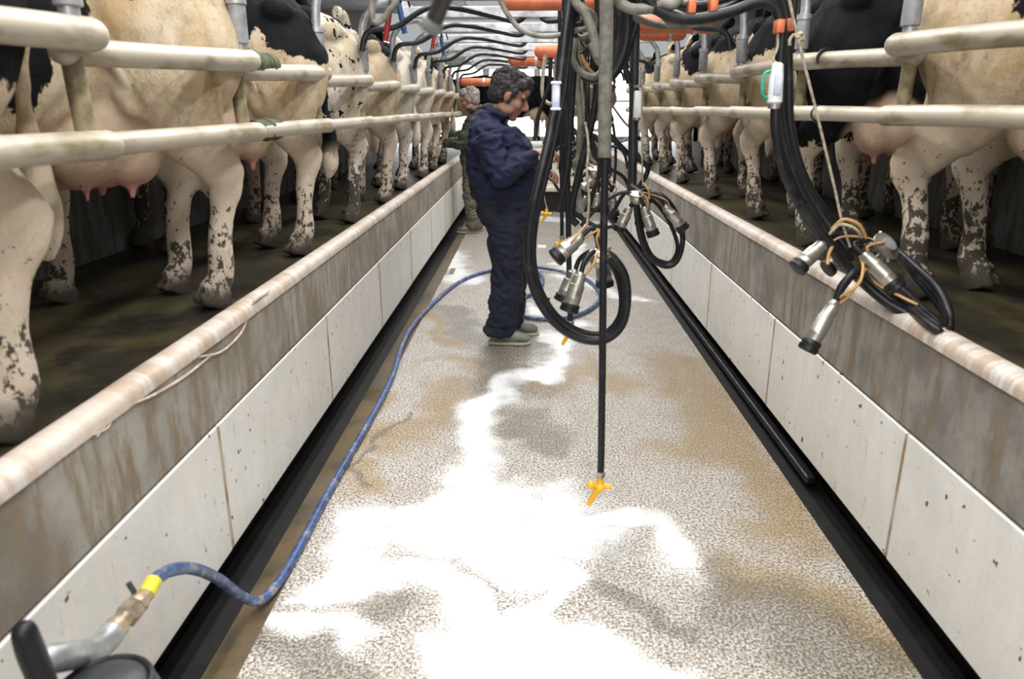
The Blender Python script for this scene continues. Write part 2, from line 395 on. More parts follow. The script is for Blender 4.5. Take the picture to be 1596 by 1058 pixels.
# wet slope and gutters along both walls
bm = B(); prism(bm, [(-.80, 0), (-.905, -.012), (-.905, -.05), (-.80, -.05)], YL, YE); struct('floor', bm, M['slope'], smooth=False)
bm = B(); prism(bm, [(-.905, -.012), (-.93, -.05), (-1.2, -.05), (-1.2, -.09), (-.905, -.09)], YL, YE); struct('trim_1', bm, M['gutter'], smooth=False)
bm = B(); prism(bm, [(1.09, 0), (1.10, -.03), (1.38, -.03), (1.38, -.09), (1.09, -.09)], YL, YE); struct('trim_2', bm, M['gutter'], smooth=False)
def wall(side, x, h, mband):
    s = -1 if side == 'left' else 1
    bm = B(); prism(bm, [(x, .566), (x, h - .028), (x + s * .07, h - .028), (x + s * .07, .566)], YL, YE, 60)
    w = struct('wall_' + side, bm, mband, smooth=False)
    # rounded coping strip
    bm = B(); pr = []
    for k in range(9):
        a = math.pi * k / 8; pr.append((x + s * (.036 - .042 * math.cos(a)), h - .028 + .030 * math.sin(a)))
    pr += [(x + s * .078, h - .045), (x - s * .006, h - .045)]
    n = 240; rings = []
    for i in range(n + 1):
        y = YL + (YE - YL) * i / n; j = (noise.noise(V((s * 3, y * 3, 0))) + .5 * noise.noise(V((7, y * 11, 0)))) * .006
        rings.append([bm.verts.new((px_ - s * j, y, pz + j * .4)) for px_, pz in pr])
    m = len(pr)
    for a, b in zip(rings, rings[1:]):
        for k in range(m): bm.faces.new((a[k], a[(k + 1) % m], b[(k + 1) % m], b[k]))
    bm.faces.new(rings[0]); bm.faces.new(rings[-1][::-1])
    obj('coping', bm, M['coping'], w)
    # flaked mortar ridges under the coping
    if side == 'left':
        for pts in ([(150, 680), (185, 640), (240, 615), (290, 585), (330, 552)], [(310, 556), (345, 548), (375, 520), (385, 495)], [(140, 678), (165, 668), (172, 655)], [(395, 470), (420, 452)]):
            bm = B(); tube(bm, [K(a, b, X=x + .003) for a, b in pts], .004, 6, 4); obj('mortar_ridge', bm, M['coping'], w)
    # lower panels with open joints
    y = YL; k = 0
    while y < YE:
        y2 = min(YE, y + 1.27)
        bm = B(); box(bm, (min(x - s * .004, x + s * .09), y + .003, .118 + .004 * random.random()), (max(x - s * .004, x + s * .09), y2 - .003, .556), .004)
        obj('panel', bm, M['panel'], w, smooth=False)
        bm = B(); xx = x - s * .004
        box(bm, (xx - .0025, y2 - .006, .125), (xx + .0035, y2 + .006, .555), .002); obj('joint_seal', bm, M['joint'], w, smooth=False)
        y = y2
    bm = B(); box(bm, (min(x + s * .095, x + s * .2), YL, -.05), (max(x + s * .095, x + s * .2), YE, .566)); obj('recess_back', bm, M['gutter'], w, smooth=False)  # back of the toe recess, its shade painted in near-black
wall('left', XW, HW, M['band']); wall('right', XR, HR, M['bandr'])
# milking platforms
PL, PR = HW - .03, HR - .03
bm = B(); n = 80
def plat(x0, x1, z):
    bm = B(); nx = 24; ny = 160
    g = [[bm.verts.new((x0 + (x1 - x0) * i / nx, YL + (15 - YL) * j / ny, z + .004 * noise.noise(V((i * .4, j * .35, z * 9))))) for i in range(nx + 1)] for j in range(ny + 1)]
    for a, b in zip(g, g[1:]):
        for i in range(nx): bm.faces.new((a[i], a[i + 1], b[i + 1], b[i]))
    o = struct('floor', bm, M['platform'])
plat(XW - .071, -4.6, PL); plat(XR + .071, 4.6, PR)
# breast kerbs in front of the cows
for s, z in ((-1, PL), (1, PR)):
    y = -2.0
    while y < 9.5:
        bm = B(); x = s * (2.02 if s < 0 else 2.22); box(bm, (min(x, x + s * .05), y + .004, z - .01), (max(x, x + s * .05), y + 1.16, z + .42), .006)
        o = obj('kerb_panel', bm, M['kerb'], None, False); o['kind'] = 'structure'; o.name = 'wall_kerb_left' if s < 0 else 'wall_kerb_right'; y += 1.17
# barn sides, roof sides with an open ridge above the pit, far end
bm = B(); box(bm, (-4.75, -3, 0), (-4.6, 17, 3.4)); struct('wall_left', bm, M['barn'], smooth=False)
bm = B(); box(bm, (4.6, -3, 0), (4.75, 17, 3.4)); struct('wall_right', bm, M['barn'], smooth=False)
bm = B(); box(bm, (-4.75, -3, 3.4), (-1.3, 17, 3.46)); struct('ceiling', bm, M['roof'], smooth=False)
bm = B(); box(bm, (1.3, -3, 3.4), (4.75, 17, 3.46)); struct('ceiling', bm, M['roof'], smooth=False)
# end of the pit: low dark face, cream ledge, floor beyond
bm = B(); box(bm, (-1.2, YE, -.09), (1.38, YE + .25, .30), .01); struct('wall_back', bm, M['gutter'], smooth=False)
bm = B(); box(bm, (-1.2, YE - .06, .30), (1.38, YE + .5, .36), .01); struct('trim_3', bm, M['farwall'], smooth=False)
bm = B(); box(bm, (-1.2, YE + .5, .36), (1.38, YE + .62, .78), .01); struct('wall_back', bm, M['farwall'], smooth=False)
bm = B(); box(bm, (-1.05, YE + .62, .6), (1.23, 22, .8)); struct('floor', bm, M['farwall'], smooth=False)

# ------------------------------------------------------------------ cows
CREASE = [((.52, 1.16), (.40, .70), .13, .030, .020), ((.16, .92), (.04, .62), .10, .012, .014), ((.30, 1.05), (.20, .72), .20, .010, .03), ((.62, .80), (.78, .62), .05, .010, .02), ((.34, .98), (.28, .78), .2, .006, .012)]
def crease(c):
    r = 0
    for a, b, ymin, depth, wd in CREASE:
        if abs(c.y) < ymin: continue
        ax, az = a; bx, bz = b; dx, dz = bx - ax, bz - az
        t = max(0, min(1, ((c.x - ax) * dx + (c.z - az) * dz) / (dx * dx + dz * dz)))
        d2 = (c.x - ax - dx * t) ** 2 + (c.z - az - dz * t) ** 2
        r += depth * math.exp(-d2 / (wd * wd)) * math.sin(math.pi * (.15 + .7 * t))
    return r
def cow_mesh(v=0):
    """local: x towards the head, hind hooves at x~.12, z up; built full size"""
    rnd = random.Random(v * 13 + 3); j = lambda a: (rnd.random() - .5) * 2 * a
    bm = B()
    loft(bm, [(-.04, 0, 1.18), (.06, 0, 1.14), (.28, 0, 1.08), (.55, 0, 1.03), (.85, 0, .97), (1.15, 0, .96), (1.42, 0, .99), (1.62, 0, 1.04), (1.76, 0, 1.08)],
         [.10, .17, .225, .225, .28, .285, .25, .20, .12], [.11, .20, .29, .335, .38, .40, .38, .31, .20], seg=24, e=.85)
    loft(bm, [(1.5, 0, 1.12), (1.8, 0, 1.16), (2.05, 0, 1.16), (2.22, 0, 1.14)], [.17, .13, .11, .10], [.27, .20, .16, .13])      # neck
    loft(bm, [(2.14, 0, 1.22), (2.32, 0, 1.10), (2.50, 0, .94), (2.58, 0, .86)], [.10, .11, .075, .07], [.11, .12, .08, .06])       # head
    for s in (-1, 1):
        ell(bm, (2.16, s * .17, 1.22), (.05, .12, .04))
        ell(bm, (.27, s * .235, 1.20), (.09, .05, .06))      # hook bone
        ell(bm, (-.01, s * .10, 1.20), (.07, .05, .06))      # pin bone
        fx = j(.05) + (.03 if s > 0 else 0)
        # hind leg: thigh, gaskin, hock, cannon, fetlock
        loft(bm, [(.22, s * .16, 1.20), (.20, s * .185, 1.02), (.215, s * .195, .85), (.19 + fx * .3, s * .19, .70), (.10 + fx * .6, s * .18, .58), (.045 + fx, s * .175, .49), (.065 + fx, s * .17, .40), (.09 + fx, s * .17, .28), (.10 + fx, s * .17, .17), (.115 + fx, s * .17, .11), (.15 + fx, s * .17, .06)],
             [.085, .128, .130, .098, .064, .052, .040, .037, .044, .046, .052], [.16, .25, .225, .155, .10, .084, .056, .048, .054, .054, .066], seg=16)
        tube(bm, [(.02 + fx, s * .175, .60), (-.012 + fx, s * .175, .525), (.005 + fx, s * .175, .48)], [.018, .034, .03], 10)   # point of hock
        tube(bm, [(.18, s * .18, .80), (.07 + fx * .5, s * .18, .66), (-.005 + fx, s * .175, .535)], [.045, .028, .022], 10)      # tendon
        hoof(bm, .155 + fx, s * .17)
        ell(bm, (.37, s * .20, .83), (.10, .06, .13))        # stifle
        tube(bm, [(.38, s * .215, .78), (.46, s * .232, .90), (.54, s * .20, 1.06)], [.045, .035, .02], 10)   # flank fold
        gx = j(.06)
        loft(bm, [(1.48, s * .17, 1.10), (1.44, s * .20, .92), (1.40, s * .19, .76), (1.41 + gx * .4, s * .17, .60), (1.42 + gx, s * .16, .42), (1.42 + gx, s * .16, .33), (1.42 + gx, s * .16, .17), (1.43 + gx, s * .16, .11), (1.46 + gx, s * .16, .06)],
             [.06, .09, .085, .062, .052, .038, .042, .044, .05], [.12, .17, .12, .075, .058, .044, .046, .046, .06])
        hoof(bm, 1.465 + gx, s * .16)
    # udder, four quarters and teats
    us = (.80, 1.0, .93)[v]; uz = .765 - .08 * us
    ell(bm, (.50, 0, uz), (.245 * us, .185 * us, .21 * us), seg=24)
    for (a, b) in ((.40, .095), (.40, -.095), (.56, .10), (.56, -.10)):
        zz = uz - .05; ell(bm, (a, b, zz), (.13 * us, .095 * us, .145 * us))
        zt = zz - .11 * us; tube(bm, [(a, b * 1.05, zt + .01), (a, b * 1.08, zt - .035), (a + .004, b * 1.1, zt - .07)], [.030, .018, .0145], 10, rnd=True)
    tube(bm, [(.7, 0, .68), (.95, 0, .60)], [.08, .03], 10)
    # tail
    sw = (.03, -.11, .13)[v]
    tube(bm, [(.02, 0, 1.36), (-.06, 0, 1.33), (-.10, sw * .4, 1.18), (-.10, sw * .8, .95), (-.075, sw, .75), (-.07, sw * 1.2, .62), (-.065, sw * 1.2, .47), (-.06, sw, .38)], [.045, .036, .028, .023, .022, .038, .045, .015], 10)
    me = remesh(bm, .0125, 3, .5)
    displace(me, lambda c: (      # skin creases and muscle relief
        .012 * noise.noise(V((c.x * 7, c.y * 5 + v, c.z * 5))) + .0045 * noise.noise(V((c.x * 26 + c.z * 9, c.y * 9, c.z * 12))) - crease(c)))
    return me
def hoof(bm, x, y):
    for s in (-1, 1):
        loft(bm, [(x - .03, y + s * .026, .075), (x - .005, y + s * .027, .04), (x + .012, y + s * .028, .004)], [.026, .031, .033], [.05, .062, .072], seg=12)
COWM = [cow_mesh(i) for i in range(3)]
for i, me in enumerate(COWM): me.name = 'cow_body'
def cow(x, y, z, ang, var, m, label, group, sc=.89, mirror=False):
    me = COWM[var]
    if not me.materials: me.materials.append(None)
    o = bpy.data.objects.new('cow', me); COL.objects.link(o)
    o.material_slots[0].link = 'OBJECT'; o.material_slots[0].material = m
    o.location = (x, y, z); o.rotation_euler = (0, 0, ang); o.scale = (sc, sc, sc)
    return tag(o, label, 'cow', group)
A = R(33)
angL = math.atan2(-math.cos(A), -math.sin(A)); angR = math.atan2(-math.cos(A), math.sin(A))
CW = [
 # y, variant, amount, blacks, whites, mud, speck, label
 (1.62, 0, -1, [(-.02, .28, .96, .21), (1.1, .2, 1.2, .4)], [], .35, 0, 'nearest cow on the left platform, its hind leg cut by the left edge'),
 (2.62, 1, -1, [(.80, .26, .92, .16), (.64, .28, 1.10, .12), (.42, .28, 1.15, .08), (.26, .28, 1.17, .06), (1.3, .3, 1.1, .3)], [], .45, 0, 'second cow from the camera on the left, black patch on its belly and pink teats'),
 (3.60, 2, -1, [(.15, .22, 1.27, .34), (.5, 0, 1.35, .35), (-.1, .13, .60, .13), (-.1, .11, .82, .13), (-.1, .07, 1.03, .14), (1.3, .2, 1.1, .3)], [], .35, 0, 'third cow on the left, black rump and tail above a cream thigh and full udder'),
 (4.58, 0, -1, [(.12, .22, 1.33, .12), (.9, .3, 1.1, .3)], [], .95, .035, 'fourth cow on the left, whitish with dense black mud specks down its legs'),
 (5.56, 1, -1, [(.1, 0, 1.30, .33), (.6, 0, 1.3, .4)], [], .4, 0, 'fifth cow on the left, dark rump with a pointed pale patch'),
 (6.54, 2, -.6, [(1.2, 0, 1.1, .4)], [], .5, 0, 'sixth cow on the left, white rump seen behind the grey arm'),
 (7.52, 0, -.6, [(1.2, 0, 1.1, .4)], [], .5, 0, 'seventh cow on the left, pale rump with muddy lower legs'),
 (8.50, 1, -.2, [(.1, 0, 1.25, .25)], [], .6, 0, 'eighth cow on the left, black upper rump and pale thigh'),
 (9.48, 2, -.2, [(.3, 0, 1.1, .3)], [], .6, 0, 'ninth and farthest cow on the left, beside the crouching milker')]
for i, (y, var, am, bl, wh, mud, sp, lab) in enumerate(CW):
    cow((-1.165, -1.14, -1.125)[min(i, 2)] - (0.02 if i % 2 else 0), y + (.0 if i == 0 else .10), PL, angL, var, cow_mat('cow_coat', i + 1, am, bl, wh, mud, speck=sp, base=(.60, .57, .50) if i in (3, 5, 6) else (.52, .435, .32)), lab, 'cows standing along the left platform')
RW = [
 (2.72, 0, -1, [(.46, -.28, 1.10, .15), (.75, -.28, 1.12, .2), (1.1, -.3, 1.25, .36)], [], .8, 0, 'nearest whole cow on the right, dirty cream thigh and mud-flecked hind leg'),
 (3.74, 1, 1.3, [(.3, 0, 1.1, .6), (1.0, 0, 1.1, .6)], [(.05, 0, .25, .36), (.6, 0, .55, .22), (-.02, 0, 1.05, .09)], .7, 0, 'second cow on the right, black body with pale legs beside the green-handled meter'),
 (4.64, 2, -1, [(.2, -.1, 1.36, .42), (.9, 0, 1.2, .5), (-.05, 0, 1.1, .2)], [], .6, 0, 'third cow on the right, black back over cream thigh, udder with hanging teats'),
 (5.66, 0, -1, [(.15, 0, 1.32, .34), (.85, 0, 1.15, .4)], [], .6, 0, 'fourth cow on the right, pale thigh with a black patch on its back'),
 (6.82, 1, -.2, [(.3, 0, 1.2, .35)], [], .6, 0, 'fifth cow on the right, small and black-backed behind the white meter box'),
 (7.82, 2, -.2, [(.2, 0, 1.3, .2)], [], .6, 0, 'sixth cow on the right, pale with thin muddy legs'),
 (8.82, 0, 0, [(.2, 0, 1.2, .3)], [], .6, 0, 'seventh cow on the right, dark rump near the end of the pit'),
 (9.82, 1, 0, [(.4, 0, 1.2, .3)], [], .6, 0, 'eighth and farthest cow on the right row')]
for i, (y, var, am, bl, wh, mud, sp, lab) in enumerate(RW):
    cow(1.43 if i == 0 else 1.40, y, PR, angR, var, cow_mat('cow_coat', i + 21, am, bl, wh, mud, base=(.48, .395, .285), speck=sp), lab, 'cows standing along the right platform')
cow(1.46, 1.62, PR, angR, 2, cow_mat('cow_coat', 40, -1, [(.1, -.1, 1.3, .2)], [], .5, base=(.5, .415, .295)), 'cow at the right edge of the frame, only its flank showing', 'cows standing along the right platform')
for k, (x, y, a, var, am, lab) in enumerate(((.55, 13.4, 178, 0, 1.1, 'black cow standing across the passage beyond the end of the pit'), (1.55, 15.2, 200, 1, .1, 'patched cow far beyond the pit, behind the black one'), (-.6, 15.0, 190, 2, .1, 'far patched cow seen behind the head of the standing milker'))):
    cow(x, y, .8, R(a), var, cow_mat('cow_coat', 50 + k, am, [(.6, 0, 1.1, .4)] if am > 1 else [], [], .5), lab, 'cows beyond the pit')

# ------------------------------------------------------------------ rump rails, arms, cross beams
ORD = ['first', 'second', 'third', 'fourth', 'fifth', 'sixth', 'seventh', 'eighth', 'ninth', 'tenth', 'eleventh']
def rails(side, ys, x, zl, zu):
    s = -1 if side == 'left' else 1
    for i, (y0, y1) in enumerate(zip(ys, ys[1:])):
        root = empty('stall_rail', (x, y1, zl), 0, '%s rump rail section from the camera on the %s, grimy pale pipe pair' % (ORD[i], side), 'rail', 'rump rails along the %s platform' % side)
        for nm, z, r in (('lower_rail', zl, .031), ('upper_rail', zu, .034)):
            bm = B(); d = .01 * noise.noise(V((i, z, s)))
            near = .045 if nm == 'lower_rail' else .055; dz = .002 if nm == 'lower_rail' else .035
            if i == 0 or (side == 'right' and i == 4 ): near = .01; dz = 0
            tube(bm, [(x + s * near, y0 - (.03 if near > .02 else .015), z - dz), (x + s * near * .5, (y0 + y1) / 2, z + d - dz * .5), (x, y1 - .01, z)], [r * .88, r * .94, r * 1.06], 20, 4, rnd=True)
            pr = part(nm, bm, M['rail'], root)
            if i in (1,) and side == 'right' or (i == 3 and side == 'right'):
                bm = B(); yy = y1 - .35; tube(bm, [(x + s * .02, yy, z), (x + s * .02, yy + .02, z)], r + .005, 18, 1); part('band', bm, M['rubber'], root, pr)
            if i == 3 and side == 'left':
                bm = B()
                for q in range(7): tube(bm, [(x + s * .05, y0 + .10 + q * .035, z), (x + s * .05, y0 + .13 + q * .035, z + .003)], r + .006 + .007 * random.random(), 14, 1)
                part('tape', bm, M['tape'], root, pr)
        bm = B(); tube(bm, [(x + s * .045, y1 - .02, zu - .01), (x + s * .055, y1, (zl + zu) / 2), (x + s * .05, y1, zl + .01)], .023, 14, 4); part('post', bm, M['post'], root)
        # grey arm rising from the upper rail and bending over towards the pit
        bm = B(); xa = x + s * .01
        tube(bm, [(xa, y1 - .06, zu), (xa, y1 - .06, zu + .12), (xa, y1 - .06, zu + .24), (xa - s * .02, y1 - .06, zu + .33), (xa - s * .09, y1 - .06, zu + .40), (xa - s * .2, y1 - .06, zu + .42)], .021, 14, 5)
        am = part('arm', bm, M['galv'], root)
        bm = B(); tube(bm, [(xa, y1 - .06, zu + .05), (xa, y1 - .06, zu + .052), (xa, y1 - .06, zu + .19), (xa, y1 - .06, zu + .192)], [.026, .029, .029, .026], 14, 1); part('sleeve', bm, M['sleeve'], root, am)
        bm = B(); tube(bm, [(xa, y1 - .06, zu + .17), (xa, y1 - .06, zu + .19)], .033, 14, 1); part('clamp', bm, M['galv'], root, am)
YLs = [-.1] + [.76 + .95 * i for i in range(11)]
YRs = [-.35, .62, 1.6] + [2.57 + .97 * i for i in range(8)]
rails('left', YLs, -.955, 1.418, 1.650)
rails('right', YRs, 1.165, 1.474, 1.69)
for i in range(9):
    y = 4.25 + i * .98
    bm = B(); box(bm, (-.86, y - .03, 2.055), (1.07, y + .03, 2.125), .006)
    o = obj('cross_beam', bm, M['galv'], None, False)
    tag(o, '%s galvanised cross beam from the camera, spanning overhead above the pit' % ORD[i], 'beam', 'cross beams above the pit')
    bm = B(); yy = y + .42
    tube(bm, [(-.9, yy, 2.108), (1.1, yy, 2.108)], .02, 10, 1); o = obj('cross_pipe', bm, M['galv'])
    tag(o, '%s thin grey pipe from the camera, running between the cross beams' % ORD[i], 'pipe', 'thin pipes between the cross beams')
for x, w_ in ((-.88, 'left'), (1.05, 'right')):
    bm = B(); box(bm, (x - .03, 4.0, 2.125), (x + .03, 13, 2.185), .004)
    o = obj('overhead_bar', bm, M['galv'], None, False); tag(o, 'long galvanised bar above the %s rail, carrying the ends of the cross beams' % w_, 'bar', 'long overhead bars')

def free(name, bm, m, label, cat, group=None):
    o = obj(name, bm, m); return tag(o, label, cat, group)
for i, (x0, x1, py, px, y, r) in enumerate(((-.12, .38, 4, 860, 3.9, .036), (.62, .98, 38, 1030, 4.5, .050), (.76, 1.0, 53, 1015, 5.4, .045), (.1, .50, 80, 860, 7.9, .075), (-.2, .12, 93, 820, 9.2, .075), (-.9, -.55, 128, 725, 10.2, .05))):
    z = K(px, py, Y=y).z; bm = B(); tube(bm, [(x0, y, z), ((x0 + x1) / 2, y, z), (x1, y, z)], r, 18, 1, rnd=True)
    root = empty('orange_pipe', (x0, y, z), 0, ['orange pipe at the top edge above the hose bundle', 'thick orange pipe above the right row, just under the hose sweep', 'short orange pipe just below the thick one on the right', 'orange pipe far overhead, left of the hose bundle', 'orange pipe above the dark-haired milker\'s head', 'faint orange pipe at the far left end of the pit'][i], 'pipe', 'orange pipes overhead')
    part('tube', bm, M['orange'], root)
    bm = B(); tube(bm, [(x1 - .08, y, z), (x1 - .06, y, z)], r + .006, 18, 1); part('band', bm, M['galv'], root)
# dark pulse hoses looping from the arms up to the centre
for i in range(7):
    y = 4.3 + i * .98
    for s in (-1,) if i in (1, 2) else (-1, 1):
        x = s * (.95 if s < 0 else 1.1)
        bm = B(); tube(bm, [(x, y + .1, 1.80), (x * .96, y + .12, 1.90), (x * .8, y + .15, 1.93), (x * .62, y + .2, 2.03), (x * .45, y + .3, 2.04), (x * .25, y + .6, 2.03), (x * .1, y + .88, 2.03), (x * .03, y + .95, 2.09)], .016, 8, 6)
        free('pulse_hose', bm, M['rubber'], '%s black hose from the camera arching up from the %s rail to the centre' % (ORD[i], 'left' if s < 0 else 'right'), 'hose', 'arching hoses beside the cross beams')
# coloured grips hanging on the left
for px, py, m, nm, Y, dx in ((601, 40, 'red', 'red ribbed grip hanging beside the fifth left cow', 4.4, -6), (631, 28, 'blue', 'blue grip hanging under the second cross beam', 4.6, 10), (674, 60, 'red', 'small red grip farther along the left row', 6.6, -4), (692, 72, 'blue', 'small blue grip farther along the left row', 6.8, 5)):
    L = 24 if Y < 5 else 15
    a, b = K(px - dx, py - L, Y=Y), K(px, py + L, Y=Y); bm = B(); n = 12
    tube(bm, [a.lerp(b, k / n) for k in range(n + 1)], [.015 if k % 2 else .018 for k in range(n + 1)], 10, 1)
    r = empty('hanging_grip', b, 0, nm, 'grip'); part('grip', bm, M[m], r)
    bm = B(); tube(bm, [a, a + V((.01, .05, .12)), V((a.x + .05, a.y + .1, 2.06))], .006, 6, 4); part('cord', bm, M['rubber'], r)

# ------------------------------------------------------------------ hoses
def H(pts, Y, r, name='hose', m='rubber', seg=10, root=None, sub=6):
    """pts: (px,py[,dY])"""
    P = [K(p[0], p[1], Y=Y + (p[2] if len(p) > 2 else 0)) for p in pts]
    def up(p, q):   # carry the hose on to the supply pipe overhead
        return [V((.25, q.y, 2.50)), V((.25 + (q.x - .25) * .6, q.y, 2.49)), V((q.x + (q.x - p.x) * .3, q.y, min(2.40, q.z + .28)))]
    if len(pts) > 1 and pts[0][1] < 0 and Y < 6.6: P = up(P[1], P[0]) + P
    if len(pts) > 1 and pts[-1][1] < 0 and Y < 6.6: P = P + up(P[-2], P[-1])[::-1]
    bm = B(); tube(bm, P, r, seg, sub); return bm, P
def hang(pts, Y, r, label, m='rubber', nm='hanging_hose', valve=None, group='hoses hanging over the pit'):
    bm, P = H(pts, Y, r)
    if valve is None: return free(nm, bm, M[m], label, 'hose', group)
    root = empty(nm, P[-1], 0, label, 'hose', group); part('tube', bm, M[m], root)
    b = P[-1]; bm = B(); tube(bm, [b + V((0, 0, .02)), b + V((0, 0, .0))], r * 1.35, 12, 1); part('clamp', bm, M['steel'], root)
    bm = B(); s = valve
    tube(bm, [b, b + V((0, 0, -.02)) * s, b + V((-.004, 0, -.035)) * s, b + V((-.03, 0, -.085)) * s], [.008 * s, .011 * s, .010 * s, .006 * s], 10, 2)
    tube(bm, [b + V((-.022, 0, -.028)) * s, b + V((.03, 0, -.03)) * s], .007 * s, 8, 1)
    ell(bm, b + V((-.024, 0, -.026)) * s, .012 * s); ell(bm, b + V((.0, -.005, -.03)) * s, .013 * s)
    part('valve', bm, M['yellow'], root)
    return root
r_ = hang([(946, -60), (945, 60), (944, 180), (942, 300), (940, 430), (939, 560), (937, 700), (936, 742)], 2.35, .0125, 'long straight black drop hose ending in a yellow valve above the white puddle', valve=1.35, nm='drop_hose')
bm, P = H([(946, -60), (945, 60), (943, 150), (942, 245)], 2.35, .021); part('sleeve', bm, M['hosebrown'], r_)
hang([(880, -30), (882, 150), (885, 300), (887, 420), (889, 505)], 3.6, .014, 'black drop hose with yellow valve hanging behind the middle teat cups', valve=1.3, nm='drop_hose')
hang([(872, -30), (873, 100), (875, 260), (876, 372)], 4.6, .012, 'short black drop hose left of the hanging bundle with small yellow tip', valve=1.3, nm='drop_hose')
hang([(838, 250), (845, 290), (852, 325)], 6.4, .005, 'thin pale line with yellow tip hanging behind the big hose loop', valve=1.5, m='rope', nm='drop_hose')
# upright bundle in the middle
BUN = [
 ([(905, -20), (880, 60), (872, 140), (862, 200), (850, 260)], 2.7, .02, 'rubber', 'thick black hose at the left of the bundle running down to the grey meter'),
 ([(892, -20), (895, 80), (890, 170), (884, 260), (870, 330)], 3.0, .014, 'rubber', 'black hose passing behind the grey meter in the bundle'),
 ([(905, -20), (908, 40), (900, 120), (905, 200), (900, 280), (905, 330)], 3.3, .015, 'hosegrey', 'grey hose in the heart of the bundle'),
 ([(935, -10), (925, 100), (930, 140), (920, 200), (905, 260), (890, 330), (900, 350)], 3.2, .016, 'rubber', 'black hose twisting down beside the sleeved drop hose'),
 ([(893, -15), (912, 20), (925, 55), (932, 90), (922, 66)], 2.6, .016, 'hosegrey', 'pale grey hose curving down at the top of the bundle'),
 ([(770, -40), (782, 5), (800, 34), (815, 48), (840, 56), (870, 55), (900, 47), (925, 48), (932, 75), (930, 95), (940, 100)], 2.7, .009, 'hosegrey', 'grey hose sweeping left to right under the cross beams'),
 ([(898, 60), (893, 90), (905, 112), (925, 120), (937, 112)], 2.8, .012, 'hosegrey', 'grey hose looping left of the sleeved drop hose'),
 ([(975, -10), (978, 40), (972, 80), (958, 112), (948, 120)], 2.6, .018, 'rubber', 'dark hose hooking in from the right of the sleeved drop hose'),
 ([(962, -10), (966, 30), (962, 70), (955, 100)], 2.9, .016, 'rubber', 'dark hose just right of the sleeved drop hose at the top'),
 ([(858, 90), (856, 130), (846, 160), (838, 185), (834, 215)], 4.3, .012, 'rubber', 'black hose hanging beside the standing milker\'s face'),
 ([(868, 90), (866, 130), (866, 170), (862, 200)], 4.5, .014, 'hosegrey', 'grey hose hanging short of the milker\'s hands'),
 ([(850, 85), (846, 120), (846, 150), (858, 162), (866, 150), (864, 100)], 4.8, .012, 'rope', 'pale looped hose behind the milker\'s forehead'),
 ([(925, 180), (920, 205), (925, 225), (935, 260), (925, 300), (915, 330)], 3.8, .012, 'rubber', 'black hose snaking down behind the amber tubes'),
 ([(950, 210), (965, 225), (980, 240), (1010, 262), (990, 300)], 4.2, .014, 'rubber', 'black hose slanting right behind the upright pole'),
 ([(893, 200), (905, 215), (925, 210), (945, 232), (950, 260)], 4.0, .010, 'rubber', 'short black hose crossing the bundle low down'),
 ([(890, 250), (885, 290), (895, 330), (930, 352), (955, 330), (975, 300), (1005, 290)], 4.2, .011, 'rubber', 'black hose looping low between the two hanging clusters'),
 ([(905, 85), (915, 105), (930, 118), (938, 105)], 3.1, .008, 'tan', 'amber tube curling in the upper bundle'),
 ([(912, 190), (917, 225), (915, 270), (918, 310), (915, 350)], 2.6, .0045, 'rope', 'thin cord holding up the middle cluster'),
]
for pts, Y, r, m, lab in BUN: hang(pts, Y, r, lab, m)
LP = [([(885, -20), (890, 50), (900, 100), (918, 124), (934, 118), (940, 60), (938, -20)], 3.0, .010, 'rubber'), ([(892, -20), (896, 60), (908, 108), (924, 128), (938, 108), (942, 20), (940, -20)], 3.1, .009, 'hosegrey'),
 ([(900, -20), (905, 70), (915, 115), (928, 112), (932, 50), (930, -20)], 3.3, .011, 'rubber'), ([(955, -20), (953, 60), (958, 100), (966, 90), (984, 40), (988, -20)], 3.0, .013, 'rubber'),
 ([(958, -20), (958, 70), (962, 112), (972, 92), (986, 30), (984, -20)], 3.15, .010, 'hosebrown'), ([(975, -20), (985, 22), (1030, 40), (1080, 38), (1130, 26), (1165, 4), (1185, -20)], 2.7, .012, 'hosegrey'),
 ([(985, -20), (1010, 12), (1060, 27), (1110, 20), (1160, 6), (1200, 10), (1232, 30), (1238, -5), (1238, -30)], 2.62, .011, 'rubber')]
for k, (pts, Y, r, m) in enumerate(LP):
    hang(pts, Y, r, ['outermost dark loop left of the sleeved drop hose', 'grey loop inside the dark one left of the sleeved drop hose', 'narrow inner black loop left of the sleeved drop hose', 'thick black loop right of the sleeved drop hose', 'brown-grey loop right of the sleeved drop hose', 'lowest grey hose of the sweep at the top right', 'black hose of the top right sweep that ends beside the cord'][k], m, nm='hose_loop', group='slack loops around the sleeved drop hose')
for k in range(10):
    q = random.Random(k + 11); cx = q.uniform(868, 965); cy = q.uniform(205, 285); rx = q.uniform(10, 26); ry = q.uniform(12, 34); ph = q.uniform(0, 6)
    pts = [(900 + q.uniform(-15, 30), 60), (cx, cy - 2 * ry)] + [(cx + rx * math.cos(a * .8 + ph), cy + ry * math.sin(a * .8 + ph), .04 * math.sin(a)) for a in range(7)]
    hang(pts, 5.0 + .16 * k, .009 + .003 * (k % 2), '%s curled hose from the front in the far tangle behind the middle clusters' % ORD[k], ['rubber', 'hosegrey', 'rubber'][k % 3], nm='curled_hose', group='curled hoses in the far tangle')
